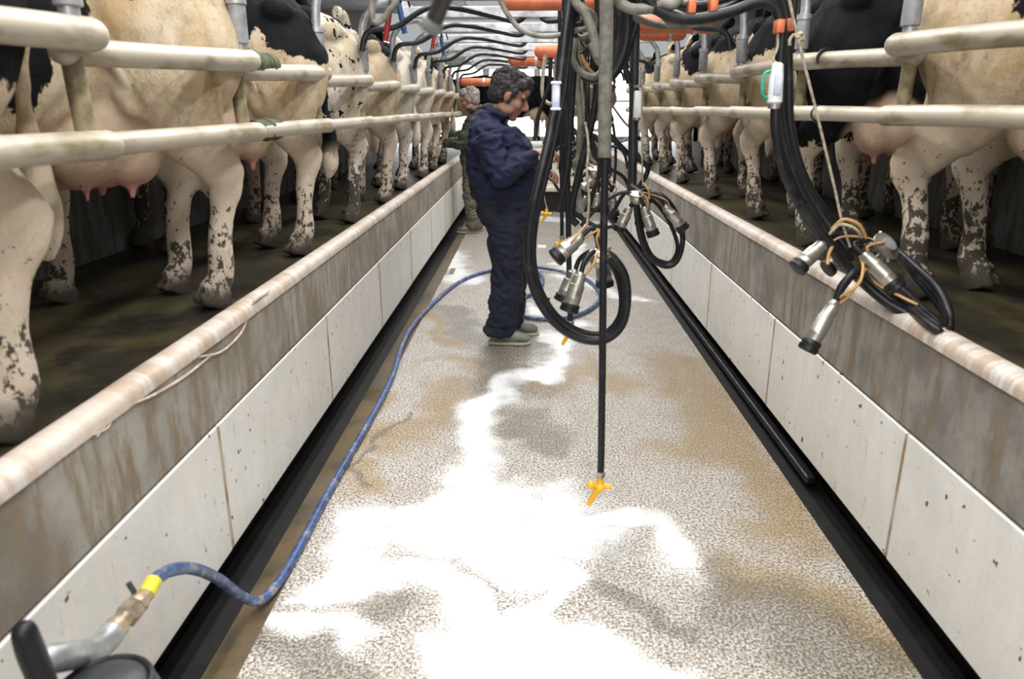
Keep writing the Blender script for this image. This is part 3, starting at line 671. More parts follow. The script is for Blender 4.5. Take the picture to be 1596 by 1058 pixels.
for k in range(7):   # tangle of small loops at the top of the bundle
    cx, cy, rx, ry = 902 + 12 * (k % 3) - 5, 20 + 16 * k % 90, 16 + 5 * (k % 2), 18 + 4 * (k % 3)
    pts = [(cx + rx * math.cos(a * .7 + k), cy + ry * math.sin(a * .7 + k), .03 * math.sin(a)) for a in range(9)]
    hang(pts, 2.9 + .1 * k, .007 + .002 * (k % 2), '%s small hose loop down from the top in the central tangle' % ORD[k], ['rubber', 'hosegrey', 'rubber'][k % 3], nm='hose_loop', group='small loops in the central tangle')
# sweep of hoses overhead to the right
SW = [
 ([(960, -20), (975, 10), (1000, 14), (1030, 8), (1060, -10)], 2.45, .016, 'hosegrey', 'pale grey hose arching along the top right of the bundle'),
 ([(1000, -30), (1030, 18), (1080, 30), (1140, 18), (1180, 4), (1208, 12), (1218, 45), (1216, 90), (1213, 165), (1222, 230), (1250, 300), (1290, 365), (1325, 405)], 2.45, .017, 'rubber', 'front black hose running from overhead down to the cluster on the right wall'),
 ([(1020, -30), (1060, 8), (1120, 18), (1170, -2), (1215, -2), (1226, 40), (1229, 120), (1232, 200), (1255, 280), (1300, 350), (1340, 400)], 2.52, .015, 'rubber', 'rear black hose running from overhead down to the cluster on the right wall'),
 ([(1010, -30), (1040, 30), (1070, 34), (1100, 22), (1140, -10)], 2.6, .013, 'hosegrey', 'grey hose dipping across the top right'),
 ([(1000, -20), (1045, 5), (1090, 8), (1140, -5), (1180, -25)], 2.5, .012, 'rubber', 'black hose along the top edge right of centre'),
 ([(1040, -30), (1075, 12), (1110, 12), (1150, -20)], 2.55, .013, 'rope', 'cream hose with the orange ties at the top right'),
]
for pts, Y, r, m, lab in SW: hang(pts, Y, r, lab, m, nm='overhead_hose', group='hoses sweeping overhead on the right')
for k, (px, py, Y, w) in enumerate(((1077, 12, 2.47, 20), (1111, 10, 2.47, 20), (1214, 42, 2.43, 8), (1229, 40, 2.5, 8))):
    a = K(px, py, Y=Y); bm = B(); box(bm, a + V((-.012, -.022, -.018)), a + V((.012, .022, .02)), .004)
    free('cable_tie', bm, M['orange'], ['left orange tie on the overhead hose sweep', 'right orange tie on the overhead hose sweep', 'orange clip on the front hose above the meter', 'orange clip on the rear hose above the meter'][k], 'tie', 'orange ties')
bm = B(); tube(bm, [(.25, 1.9, 2.52), (.25, 6.9, 2.52)], .045, 18, 1, rnd=True)
r_ = empty('supply_pipe', (.25, 1.9, 2.52), 0, 'grey supply pipe overhead along the pit from which the hoses hang', 'pipe'); part('tube', bm, M['galv'], r_)
for y in (2.4, 4.4, 6.4):
    bm = B(); tube(bm, [(.25, y, 2.55), (.25, y, 3.28)], .008, 8, 1); part('hanger', bm, M['galv'], r_)
# blurred dark pipe near the camera at the top
r_ = empty('hanging_pipe', K(672, 45, Y=1.15), 0, 'blurred dark pipe end hanging close to the camera at the top', 'pipe')
bm = B(); tube(bm, [K(712, -60, Y=1.1), K(690, 0, Y=1.13), K(672, 42, Y=1.15)], [.013, .0125, .013], 16, 3); part('pipe', bm, M['blackpipe'], r_)
bm = B(); tube(bm, [K(676, 30, Y=1.147), K(672, 42, Y=1.15), K(668, 52, Y=1.15)], [.015, .017, .010], 16, 1); part('nozzle', bm, M['sleeve'], r_)
r_ = empty('hose_hook', K(590, 20, Y=2.6), 0, 'dark hose bent round a hook at the top left of the beams', 'hook')
bm, P = H([(580, -30), (579, 10), (582, 33), (592, 34), (606, 18), (622, -20)], 2.6, .010); part('tube', bm, M['hosegrey'], r_)
# upright black pole with white meter box
r_ = empty('upright_hose', K(984, 290, Y=4.1), 0, 'straight black double hose carrying the small white meter box', 'hose')
bm, P = H([(990, 40), (988, 140), (985, 300)], 4.1, .025); part('tube', bm, M['blackpipe'], r_)
bm, P = H([(994, 30), (990, 44), (978, 84), (974, 100), (981, 130)], 4.05, .016); part('tube', bm, M['rubber'], r_)
a = K(993, 165, Y=4.02); bm = B(); box(bm, a + V((-.018, -.02, -.06)), a + V((.022, .02, .075)), .008); mt = part('meter_box', bm, M['white'], r_)
bm, P = H([(1001, 120), (1000, 200), (1001, 260), (1002, 290)], 4.0, .004); part('chain', bm, M['rope'], r_)
for zz in (.09, -.07):
    bm = B(); tube(bm, [a + V((0, 0, zz)), a + V((0, 0, zz + .012))], .022, 12, 1); part('clamp', bm, M['steel'], r_)
# grey-blue meter on the left hose of the bundle
a = K(866, 150, Y=2.46); r_ = empty('milk_meter', a, 0, 'bluish milk meter in a pale frame, clipped to the hose by the milker\'s face', 'meter')
bm = B(); box(bm, a + V((-.012, -.018, -.038)), a + V((.014, .018, .038)), .008); part('body', bm, M['bluegrey'], r_)
for dz in (-.042, .036):
    bm = B(); box(bm, a + V((-.016, -.02, dz)), a + V((.017, .02, dz + .008)), .003); part('collar', bm, M['white'], r_)
# green-handled clear meter on the right
a = K(1209, 132, Y=2.40); r_ = empty('milk_meter', a, 0, 'clear white milk meter with a green handle in front of the right rails', 'meter')
bm = B(); s = .062; tube(bm, [a + V((.002, 0, -.056)), a + V((.002, 0, -.05)), a + V((0, 0, .02)), a + V((0, 0, .058)), a + V((0, 0, .064))], [.017, .023, .021, .017, .009], 18, 1); bd = part('body', bm, M['white'], r_)
bm = B(); box(bm, a + V((-.011, -.026, -.03)), a + V((.012, -.016, .03)), .003); part('window', bm, M['bluegrey'], r_, bd)
bm = B(); tube(bm, [a + V((-.015, 0, .04)), a + V((-.036, 0, .032)), a + V((-.040, 0, 0)), a + V((-.036, 0, -.03)), a + V((-.018, 0, -.04))], .005, 8, 4); part('handle', bm, M['green'], r_)
bm = B(); tube(bm, [a + V((.002, 0, -.07)), a + V((.002, 0, -.056))], .019, 16, 1); part('clamp', bm, M['steel'], r_)
bm = B(); P = [K(*p[:2], Y=2.40 + p[2]) for p in ((1209, 165, 0), (1210, 210, 0), (1225, 275, .02), (1262, 345, .05), (1310, 405, .05))]; tube(bm, P, .016, 12, 6); part('outlet_hose', bm, M['rubber'], r_)
bm = B(); tube(bm, [a + V((0, 0, .06)), K(1205, 92, Y=2.42), K(1212, 72, Y=2.43), K(1212, 40, Y=2.43)], .004, 8, 4); part('hanger', bm, M['rope'], r_)
# rope
r_ = empty('lifting_rope', K(1335, 405, Y=2.5), 0, 'thin slanting cord running from overhead to the cluster on the right wall', 'rope')
bm, P = H([(1226, -40), (1244, 60), (1270, 165), (1300, 290), (1312, 345), (1325, 385)], 2.42, .0045, sub=3); part('cord', bm, M['rope'], r_)
bm = B(); a = K(1247, 57, Y=2.42)
for k in range(5): ell(bm, a + V((.008 * math.sin(k * 2), 0, .008 * math.cos(k * 2.3))), (.010, .008, .007))
tube(bm, [a, a + V((-.02, 0, .004)), a + V((-.03, 0, -.01)), a + V((-.028, 0, -.025))], .005, 8, 4); part('knot', bm, M['rope'], r_)

# ------------------------------------------------------------------ milking clusters
def cup(root, a, b, r=.0255):
    a, b = V(a), V(b); d = b - a
    prof = [(0, .45), (.04, .62), (.08, .66), (.10, .82), (.30, .88), (.32, 1.0), (.62, 1.03), (.64, 1.07), (.66, 1.03), (.80, 1.0)]
    bm = B(); tube(bm, [a + d * t for t, _ in prof], [r * k for _, k in prof], 18, 1); sh = part('teat_cup', bm, M['steel'], root)
    bm = B(); pr = [(.78, 1.08), (.80, 1.22), (.86, 1.24), (.87, 1.16), (.89, 1.16), (.90, 1.26), (.98, 1.26), (1.0, 1.1)]
    tube(bm, [a + d * t for t, _ in pr], [r * k for _, k in pr], 18, 1); part('rubber_mouth', bm, M['rubber'], root, sh)
def bend(root, pts, r, nm, m):
    bm = B(); tube(bm, pts, r, 10, 6); return part(nm, bm, M[m], root)
def cluster(loc, label, claw, cups, Y, hoses, pulses, bowl=.036, tilt=V((0, -.3, 1))):
    root = empty('milking_cluster', loc, 0, label, 'milking cluster', 'milking clusters')
    t = tilt.normalized(); c = V(claw)
    bm = B(); pr = [(-.035, .3), (-.03, .55), (-.02, .85), (-.005, 1.0), (.012, 1.0), (.014, 1.08), (.022, 1.08), (.024, .8), (.03, .6), (.034, .3)]
    tube(bm, [c + t * p for p, _ in pr], [bowl * k for _, k in pr], 24, 1); cl = part('claw_bowl', bm, M['steel'], root)
    if bowl > .04:
        bm = B(); tube(bm, [c + t * .030, c + t * .0365], bowl * .52, 24, 1); part('bowl_seal', bm, M['sleeve'], root, cl)
    for k in range(4):
        a = k * math.pi / 2 + .6; u = t.orthogonal().normalized(); w = t.cross(u); d = u * math.cos(a) + w * math.sin(a)
        bm = B(); tube(bm, [c + d * bowl * .6, c + d * bowl * 1.3 + t * .012], .0075, 8, 1); part('nipple', bm, M['steel'], root, cl)
    for (a, b) in cups:
        A_, B_ = V(a), V(b); cup(root, A_, B_); dd = (A_ - B_).normalized()
        bend(root, [A_ - dd * .004, A_ + dd * .04, c.lerp(A_ + dd * .05, .45) + V((0, 0, .018)), c + t * .012], .0085, 'short_milk_tube', 'rubber')
        bend(root, [A_ - dd * .012 + V((.016, 0, 0)), A_ + dd * .03 + V((.03, -.01, 0)), c.lerp(A_, .5) + V((.018, -.012, .03)), c + t * .03], .004, 'pulse_tube', 'tan')
    for pts, r, m in hoses: bend(root, pts, r, 'milk_hose', m)
    for pts, r, m in pulses: bend(root, pts, r, 'pulse_tube', m)
    return root
kk = lambda L, Y: [K(p[0], p[1], Y=Y + (p[2] if len(p) > 2 else 0)) for p in L]
Y = 2.42
cluster(K(930, 400, Y=Y), 'hanging milking cluster with four steel cups inside the big front hose loop', K(933, 402, Y=Y),
        [(K(908, 367, Y=Y), K(864, 403, Y=Y - .03)), (K(906, 424, Y=Y - .05), K(886, 486, Y=Y - .07)), (K(897, 420, Y=Y + .05), K(876, 470, Y=Y + .04)), (K(938, 398, Y=Y + .07), K(943, 446, Y=Y + .08))], Y,
        [(kk([(915, -70, .3), (898, -20, .25), (884, 30, .2), (872, 130, .15), (856, 215, .05), (838, 290), (826, 350), (824, 405), (834, 455), (862, 500), (900, 526), (940, 530), (968, 508), (977, 470), (973, 430), (955, 402), (938, 395)], Y), .0155, 'rubber'),
         (kk([(892, 30, .25), (880, 140, .2), (863, 225, .1), (845, 300, .05), (834, 355, .05), (832, 405, .05), (842, 450, .05), (868, 492, .05), (905, 516, .05), (940, 519, .05), (962, 500, .05), (969, 470, .05), (962, 430, .05), (945, 400, .03)], Y), .010, 'rubber')],
        [(kk([(915, 350), (905, 360, -.03), (890, 378, -.04)], Y), .004, 'tan')], bowl=.030)
Y = 3.6
cluster(K(1000, 305, Y=Y), 'hanging milking cluster beyond the drop hose, beside the right pit wall', K(993, 308, Y=Y),
        [(K(1003, 322, Y=Y - .04), K(1019, 368, Y=Y - .05)), (K(1035, 320, Y=Y - .02), K(1067, 358, Y=Y - .02)), (K(982, 322, Y=Y), K(963, 361, Y=Y)), (K(1010, 312, Y=Y + .06), K(998, 352, Y=Y + .07))], Y,
        [(kk([(985, 290, .4), (1000, 300, .1), (1030, 305), (1052, 330), (1064, 370), (1056, 405), (1038, 415), (1015, 402), (1000, 375), (992, 330), (993, 308)], Y), .0135, 'rubber'),
         (kk([(985, 290, .4), (1000, 302, .1), (1026, 320, .05), (1045, 350, .05), (1056, 385, .05), (1045, 408, .05), (1020, 402, .05), (1005, 375, .05), (996, 330, .03), (993, 310)], Y), .010, 'rubber'),
         (kk([(993, 305), (970, 300), (945, 312), (925, 330), (905, 352)], Y), .009, 'rubber')],
        [(kk([(1002, 285), (1010, 295, -.03), (1012, 310, -.04)], Y), .005, 'tan')], bowl=.036)
Y = 4.4
cluster(K(925, 270, Y=Y), 'small distant milking cluster hanging behind the drop hose', K(927, 268, Y=Y),
        [(K(925, 278, Y=Y), K(902, 298, Y=Y)), (K(913, 305, Y=Y), K(898, 338, Y=Y)), (K(953, 300, Y=Y), K(958, 337, Y=Y)), (K(932, 300, Y=Y), K(928, 330, Y=Y))], Y,
        [(kk([(920, 180), (925, 240), (950, 262), (975, 280), (985, 320), (960, 350), (930, 352), (900, 330), (895, 290), (920, 265)], Y), .011, 'rubber')], [(kk([(915, 215), (912, 245, -.03), (925, 262, -.04)], Y), .006, 'tan')])
Y = 5.6
cluster(K(905, 245, Y=Y), 'farthest hanging milking cluster in the tangle beside the milker\'s hands', K(918, 232, Y=Y),
        [(K(915, 240, Y=Y), K(905, 262, Y=Y)), (K(925, 240, Y=Y), K(932, 262, Y=Y)), (K(935, 238, Y=Y), K(948, 256, Y=Y)), (K(908, 236, Y=Y), K(893, 250, Y=Y))], Y,
        [(kk([(915, 150), (918, 200), (935, 225), (950, 250), (940, 285), (915, 290), (900, 262), (918, 235)], Y), .013, 'rubber')], [])
# cluster thrown over the coping of the right wall
Y = 2.42
coil = []
for k in range(6):
    o = k * 6
    coil.append((kk([(1345, 398 + o * .3, .0), (1375, 415 + o, .0), (1415, 455 + o * .8, -.02 * k - .05), (1455, 495 + o * .5, -.05 * k * .5 - .25), (1476, 515 + o * .2, -.33), (1480, 505 - o * .5, -.36), (1465, 480 - o * .9, -.22), (1430, 436 - o * .6, -.1), (1395, 396 - o * .2, .05), (1372, 378 + o * .4, .05)], Y), .0115 if k % 2 else .009, 'rubber'))
cr_ = cluster(K(1330, 400, Y=Y), 'milking cluster slung over the right wall top with coiled hoses', K(1374, 388, Y=Y),
        [(K(1285, 378, Y=Y), K(1241, 419, Y=Y - .03)), (K(1318, 398, Y=Y + .1), K(1288, 420, Y=Y + .08)), (K(1303, 468, Y=Y - .1), K(1257, 547, Y=Y - .13)), (K(1345, 395, Y=Y - .05), K(1400, 452, Y=Y - .12))], Y,
        coil + [(kk([(1302, 470, -.1), (1312, 445, -.1), (1330, 425, -.09), (1348, 412, -.03)], Y), .0115, 'rubber'), (kk([(1250, 320), (1290, 375), (1330, 425), (1380, 470, -.1), (1430, 500, -.2)], Y), .016, 'rubber')],
        [(kk([(1296, 358), (1315, 342, -.02), (1338, 350, -.03), (1348, 368, -.02), (1350, 385)], Y), .006, 'tan'), (kk([(1290, 368), (1310, 350, -.02), (1335, 358, -.03), (1345, 378)], Y), .005, 'rope'),
         (kk([(1303, 466, -.1), (1322, 455, -.12), (1340, 440, -.12), (1345, 415, -.08), (1340, 400, -.02)], Y), .005, 'tan'), (kk([(1350, 410), (1365, 440, -.08), (1400, 460, -.14), (1430, 475, -.18)], Y), .005, 'tan'),
         (kk([(1300, 380), (1292, 395, -.03), (1290, 412, -.05)], Y), .006, 'tan')], bowl=.046, tilt=V((.35, -.6, .55)))

# ------------------------------------------------------------------ floor things
FZ = lambda a, b, z=.0165: K(a, b, Z=z)
r_ = empty('water_hose', FZ(630, 530), 0, 'long blue water hose lying along the pit floor and coiled behind the milker', 'hose')
pts = [K(236, 908, X=-.84), K(262, 890, X=-.84), K(300, 886, X=-.85), K(340, 902, X=-.86), K(375, 928, X=-.865), K(405, 936, X=-.835), FZ(436, 905), FZ(468, 850), FZ(505, 780), FZ(545, 710), FZ(585, 640), FZ(612, 585), FZ(626, 540), FZ(645, 505), FZ(680, 468), FZ(715, 440), FZ(755, 424),
       FZ(800, 418), FZ(832, 420), FZ(846, 434), FZ(838, 452), FZ(812, 466), FZ(795, 476), FZ(800, 488, .018), FZ(840, 497, .018), FZ(890, 494, .018), FZ(925, 478, .018), FZ(935, 458, .018), FZ(915, 436, .018), FZ(870, 422, .025), FZ(835, 416, .04), FZ(800, 412, .03)]
def bluehose():
    t = NT('worn_blue_hose'); v = t.tc()
    c = t.mix(t.map(t.noise(v, 22, 6, .7), .42, .62), (.05, .10, .25), (.02, .04, .12))
    c = t.mix(t.map(t.noise(t.scl(v, (1, 1, 1)), 24, 6, .75), .50, .64, 0, .85), c, (.30, .29, .27))
    t.bump(t.noise(v, 80, 3), .2, .003); return t.set(c, .42)
M['bluehose'] = bluehose()
bm = B(); tube(bm, pts, .0155, 14, 8); part('tube', bm, M['bluehose'], r_)
a, b = K(240, 904, X=-.84), K(228, 926, X=-.84)
bm = B(); tube(bm, [a, b], .0185, 14, 1); part('yellow_band', bm, simple('yellow_tape', (.82, .72, .05), None, 10, .5), r_)
# tap fitting on the left wall
p0 = K(228, 926, X=-.84); p1 = K(175, 985, X=-.84)
r_ = empty('hose_tap', p1, 0, 'brass and grey pipe fitting at the lower left that feeds the blue hose', 'tap')
d = p1 - p0
bm = B(); tube(bm, [p0 - d * .05, p0 + d * .15, p0 + d * .2, p0 + d * .35], [.017, .018, .023, .022], 8, 1); part('coupling', bm, M['brass'], r_)
bm = B(); tube(bm, [p0 + d * .35, p0 + d * .40, p0 + d * .62, p0 + d * .64], [.020, .026, .026, .020], 6, 1); part('hex_nut', bm, M['brass'], r_, smooth=False)
bm = B(); tube(bm, [p0 + d * .62, p0 + d * .82, p0 + d * .85, p0 + d * 1.0], [.018, .018, .025, .025], 14, 1); part('union', bm, M['brass'], r_)
bm = B(); tube(bm, [p0 + d * .18 + V((-.01, 0, .02)), p0 + d * .18 + V((-.02, 0, .045))], .006, 8, 1); part('thumb_screw', bm, M['darkmetal'], r_)
bm = B(); tube(bm, [p1, K(160, 1003, X=-.84), K(135, 1017, X=-.84), K(90, 1025, X=-.84), K(60, 1030, X=-.86)], .026, 18, 6); part('elbow_pipe', bm, M['galv'], r_)
bm = B(); tube(bm, [K(38, 985, X=-.80), K(48, 1015, X=-.80), K(62, 1050, X=-.80), K(80, 1100, X=-.80)], [.019, .021, .021, .020], 16, 4, rnd=True); part('lever', bm, M['rubber'], r_)
c = K(165, 1092, X=-.76); r_ = empty('pump_body', c, 0, 'rounded black pump housing cut by the bottom left corner', 'pump')
bm = B(); pr = [(-.20, .085), (-.05, .095), (0, .092), (.02, .082), (.035, .066), (.045, .04), (.05, .01)]
tube(bm, [c + V((0, 0, z)) for z, _ in pr], [q for _, q in pr], 36, 1); hs = part('housing', bm, M['darkmetal'], r_)
bm = B(); tube(bm, [c + V((.078 * math.cos(a), .078 * math.sin(a), .028)) for a in [k * math.pi / 16 for k in range(33)]], .007, 8, 1); part('rim', bm, M['rubber'], r_, hs)
bm = B(); tube(bm, [c + V((0, 0, -.19)), V((c.x, c.y, 0))], .05, 20, 1); part('stand', bm, M['darkmetal'], r_)
# black drain pipe in the right gutter
bm = B(); a, b = K(1100, 527, Z=.03), K(1264, 744, Z=.03); x = (a.x + b.x) / 2
r_ = empty('drain_pipe', b, 0, 'black square-edged pipe lying loose along the right gutter', 'pipe')
bm = B(); box(bm, (b.x - .02, b.y, -.0), (b.x + .02, 9.5, .035), .006); part('tube', bm, M['blackpipe'], r_, smooth=False)
bm = B(); tube(bm, [(b.x, b.y - .004, .018), (b.x, b.y + .02, .018)], .012, 14, 1); part('bore', bm, M['gutter'], r_)
# small things on the floor
a = FZ(850, 467, 0); bm = B(); box(bm, a + V((-.05, -.012, 0)), a + V((.04, .012, .018)), .003); free('floor_grate_bar', bm, M['darkmetal'], 'short dark bar lying on the floor inside the blue hose coil', 'bar')
a = FZ(845, 384, 0); bm = B(); box(bm, a + V((-.05, -.09, 0)), a + V((.045, .09, .003))); free('paper_sheet', bm, M['cream'], 'pale sheet lying on the wet floor behind the loop hose', 'paper')
a = FZ(705, 423, 0); bm = B(); box(bm, a + V((-.025, -.12, 0)), a + V((.02, .12, .006))); free('wood_strip', bm, M['hosebrown'], 'brown strip lying on the floor left of the milker', 'strip')
r_ = empty('white_box', (0.02, 5.5, 0), 0, 'small white box on a thin stand behind the milker\'s knees', 'box')
a = K(818, 372, Y=5.5); bm = B(); box(bm, a + V((-.05, -.05, -.045)), a + V((.045, .05, .045)), .006); part('body', bm, M['white'], r_)
bm = B(); tube(bm, [a + V((0, 0, -.04)), V((a.x, a.y, 0))], .012, 10, 1); part('stand', bm, M['white'], r_)
# dark red sheets leaning behind the kerbs
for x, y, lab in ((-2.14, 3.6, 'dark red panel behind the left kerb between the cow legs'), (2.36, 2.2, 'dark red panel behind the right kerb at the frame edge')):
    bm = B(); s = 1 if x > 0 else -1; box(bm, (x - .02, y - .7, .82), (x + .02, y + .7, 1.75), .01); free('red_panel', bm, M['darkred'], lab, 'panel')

# ------------------------------------------------------------------ people
def hand(bm, w, d, up, s=1.0, curl=.5, side=1):
    """w wrist, d direction of the fingers, up back of the hand, side where the thumb goes"""
    d = V(d).normalized(); up = V(up); up = (up - d * up.dot(d)).normalized(); sd = d.cross(up) * side
    w = V(w)
    loft(bm, [w - d * .03 * s, w + d * .01 * s, w + d * .05 * s, w + d * .09 * s], [.026 * s, .029 * s, .040 * s, .040 * s], [.021 * s, .018 * s, .016 * s, .012 * s], side=sd, seg=12)
    for k, L in enumerate((.072, .080, .074, .058)):
        o = w + d * (.088 - (.006 if k in (0, 3) else 0)) * s + sd * (.030 - k * .020) * s
        p = [o - d * .02 * s, o]; ang = .25
        for q in (.42, .32, .26):
            ang += curl * (1 if q > .3 else .9) * (1 + .12 * k); dr = d * math.cos(ang) - up * math.sin(ang); p.append(p[-1] + dr * L * q * s)
        tube(bm, p, [.0095 * s, .0095 * s, .009 * s, .0083 * s, .0072 * s], 10, 3, rnd=True)
    o = w + d * .025 * s + sd * .028 * s
    tube(bm, [o, o + (d * .5 + sd * .7 - up * .3).normalized() * .035 * s, o + (d * .75 + sd * .5 - up * .5).normalized() * .066 * s, o + (d * .9 + sd * .25 - up * .6).normalized() * .085 * s], [.014 * s, .0125 * s, .0105 * s, .008 * s], 10, 3, rnd=True)

def person(name, loc, rz, label, P, mats):
    root = empty(name, loc, rz, label, 'person')
    hs = P['hs']; HC = V(P['head']); rot = Matrix.Rotation(P['tilt'], 3, 'Y') @ Matrix.Rotation(P.get('turn', 0), 3, 'Z').to_3x3()
    T = lambda p: HC + rot @ (V(p) * hs)
    bm = B()
    def e(c, r): ell(bm, T(c), tuple(q * hs for q in r), rot, 16)
    e((-.012, 0, .032), (.098, .076, .092)); e((.028, 0, -.035), (.066, .060, .085)); e((.066, 0, -.098), (.026, .026, .021)); e((.02, 0, -.075), (.06, .052, .04))
    e((.070, 0, .052), (.030, .052, .035))
    for s in (-1, 1):
        e((.077, s * .028, .022), (.018, .024, .011)); e((.062, s * .040, -.028), (.026, .022, .028)); e((.0, s * .077, -.008), (.018, .010, .032)); e((.008, s * .082, .008), (.010, .008, .014))
        e((.016, s * .05, -.07), (.045, .014, .028)); e((.086, s * .012, -.031), (.011, .009, .008))
    loft(bm, [T((.078, 0, .026)), T((.100, 0, -.004)), T((.118, 0, -.026)), T((.094, 0, -.038))], [.008 * hs, .010 * hs, .0145 * hs, .012 * hs], [.012 * hs, .012 * hs, .012 * hs, .008 * hs])
    e((.086, 0, -.054), (.012, .026, .009)); e((.088, 0, -.066), (.011, .022, .007)); e((.078, 0, -.078), (.012, .02, .01))
    NB = V(P['neck'])
    loft(bm, [NB + V((-.02, 0, -.06)), NB, T((-.025, 0, -.06)), T((-.02, 0, -.0))], [.09, .062, .056, .05], [.08, .068, .06, .06])
    tp = P['torso']
    loft(bm, [V((x, 0, z)) for x, z, l, f in tp], [l - .025 for x, z, l, f in tp], [f - .03 for x, z, l, f in tp], seg=20)
    for s, arm in ((-1, P['armR']), (1, P['armL'])):
        sh, el, wr, hd, up, cv = arm; sh, el, wr = V(sh), V(el), V(wr)
        tube(bm, [sh, sh.lerp(el, .5), el, el.lerp(wr, .4), wr], [.056, .048, .041, .040, .027], 14, 4)
        hand(bm, wr + (wr - el).normalized() * .02, hd, up, P.get('hand', 1.0), cv, -s)
    for lg in P['legs']:
        tube(bm, [V(q) for q in lg], [.095, .075, .058, .055, .04][:len(lg)], 14, 4)
    body = meobj('body', remesh(bm, .0052 if name == 'person' and 'dark-haired' in label else .008, 3, .5), M['skin'], root)
    for s in (-1, 1):
        b2 = B(); ell(b2, T((.083, s * .030, .008)), tuple(q * hs for q in (.007, .012, .006)), rot); obj('eye', b2, M['eye'], root)
        b2 = B(); ell(b2, T((.092, s * .030, .027)), tuple(q * hs for q in (.007, .022, .005)), rot); obj('eyebrow', b2, mats['hair'], root)
    # hair
    bm = B()
    def h(c, r): ell(bm, T(c), tuple(q * hs for q in r), rot, 16)
    rr = random.Random(4)
    h((-.026, 0, .042), (.097, .086, .094)); h((-.048, 0, -.008), (.066, .079, .080)); h((.040, 0, .098), (.060, .066, .036)); h((.074, 0, .078), (.030, .05, .022))
    for s in (-1, 1): h((.010, s * .074, .026), (.034, .012, .042)); h((.016, s * .070, -.012), (.010, .010, .03)); h((.034, s * .06, .075), (.045, .022, .03))
    for k in range(110):
        a = rr.uniform(0, 2 * math.pi); q = rr.uniform(.0, 1)
        c = V((-.02 + .09 * math.cos(a) * math.sqrt(1 - q * q * .8) , .078 * math.sin(a), .045 + .085 * q))
        if c.x > .05 and c.z < .09: continue
        h(c, (.020, .007, .012))
    me = remesh(bm, .0045, 2, .4)
    displace(me, lambda c: .006 * noise.noise(V((c.x * 40, c.y * 90, c.z * 45))))
    meobj('hair', me, mats['hair'], root)
    # jacket
    bm = B()
    def wr_(p): return noise.noise(p * 8) * .016 + (1 - abs(noise.noise(V((p.x * 14 + p.z * 6, p.y * 10, p.z * 20)))) * 3) * .010
    loft(bm, [V((x, 0, z)) for x, z, l, f in tp], [l for x, z, l, f in tp], [f for x, z, l, f in tp], seg=24, e=.9)
    for arm in (P['armR'], P['armL']):
        sh, el, w = V(arm[0]), V(arm[1]), V(arm[2]); dn = (w - el).normalized()
        tube(bm, [sh, sh.lerp(el, .4), el, el.lerp(w, .5), w - dn * .012, w], [.088, .082, .072, .064, .052, .050], 18, 4)
        for q in range(6):
            c = sh.lerp(el, .55 + .08 * q) if q < 5 else el; c2 = c + V((.0, 0, 0)); ang = rr.uniform(0, 6.28)
            tube(bm, [c2 + V((.06 * math.cos(ang + t * .7), .06 * math.sin(ang + t * .7), .012 * t)) for t in range(4)], .016, 8, 3)
    tube(bm, [NB + V((.065 * math.cos(a), .085 * math.sin(a), .022 - .03 * math.cos(a))) for a in [k * math.pi / 8 for k in range(17)]], .019, 10, 2)   # collar
    me = remesh(bm, .008, 4, .5)
    displace(me, lambda c: wr_(c) + .010 * noise.noise(V((c.x * 5, c.y * 5, c.z * 26))))
    j = meobj('jacket', me, mats['jacket'], root)
    if P.get('pocket'):
        b2 = B(); x, z, l, f = tp[-3]; box(b2, V((x + .02, -l - .004, z - .10)), V((x + .12, -l + .02, z - .085)), .004); obj('pocket_flap', b2, mats['jacket'], root)
    # trousers
    bm = B()
    x, z, l, f = tp[0]
    loft(bm, [V(q[:3]) for q in P['hips']], [q[3] for q in P['hips']], [q[4] for q in P['hips']], seg=20, e=.9)
    for lg in P['legs']:
        L = [V(q) for q in lg]; tube(bm, L, P['legr'][:len(L)], 18, 4)
    me = remesh(bm, .008, 4, .5)
    displace(me, lambda c: wr_(c) + .009 * noise.noise(V((c.x * 6 + c.z * 7, c.y * 6, c.z * 15))))
    meobj('trousers', me, mats['trousers'], root)
    for fx, fy in P['feet']:
        bm = B(); loft(bm, [(fx - .075, fy, .055), (fx - .03, fy, .06), (fx + .06, fy, .055), (fx + .14, fy, .045), (fx + .185, fy, .038)], [.036, .042, .046, .048, .025], [.045, .052, .045, .034, .018])
        tube(bm, [(fx - .03, fy, .06), (fx - .035, fy, .16)], [.055, .055], 14, 1)
        b_ = meobj('boot', remesh(bm, .008, 3), mats['boot'], root)
        bm = B(); loft(bm, [(fx - .085, fy, .012), (fx - .03, fy, .012), (fx + .06, fy, .012), (fx + .14, fy, .012), (fx + .195, fy, .012)], [.036, .044, .047, .050, .025], [.012, .012, .012, .012, .012], e=.6)
        o = obj('sole', bm, M['sole'], b_)
    return root
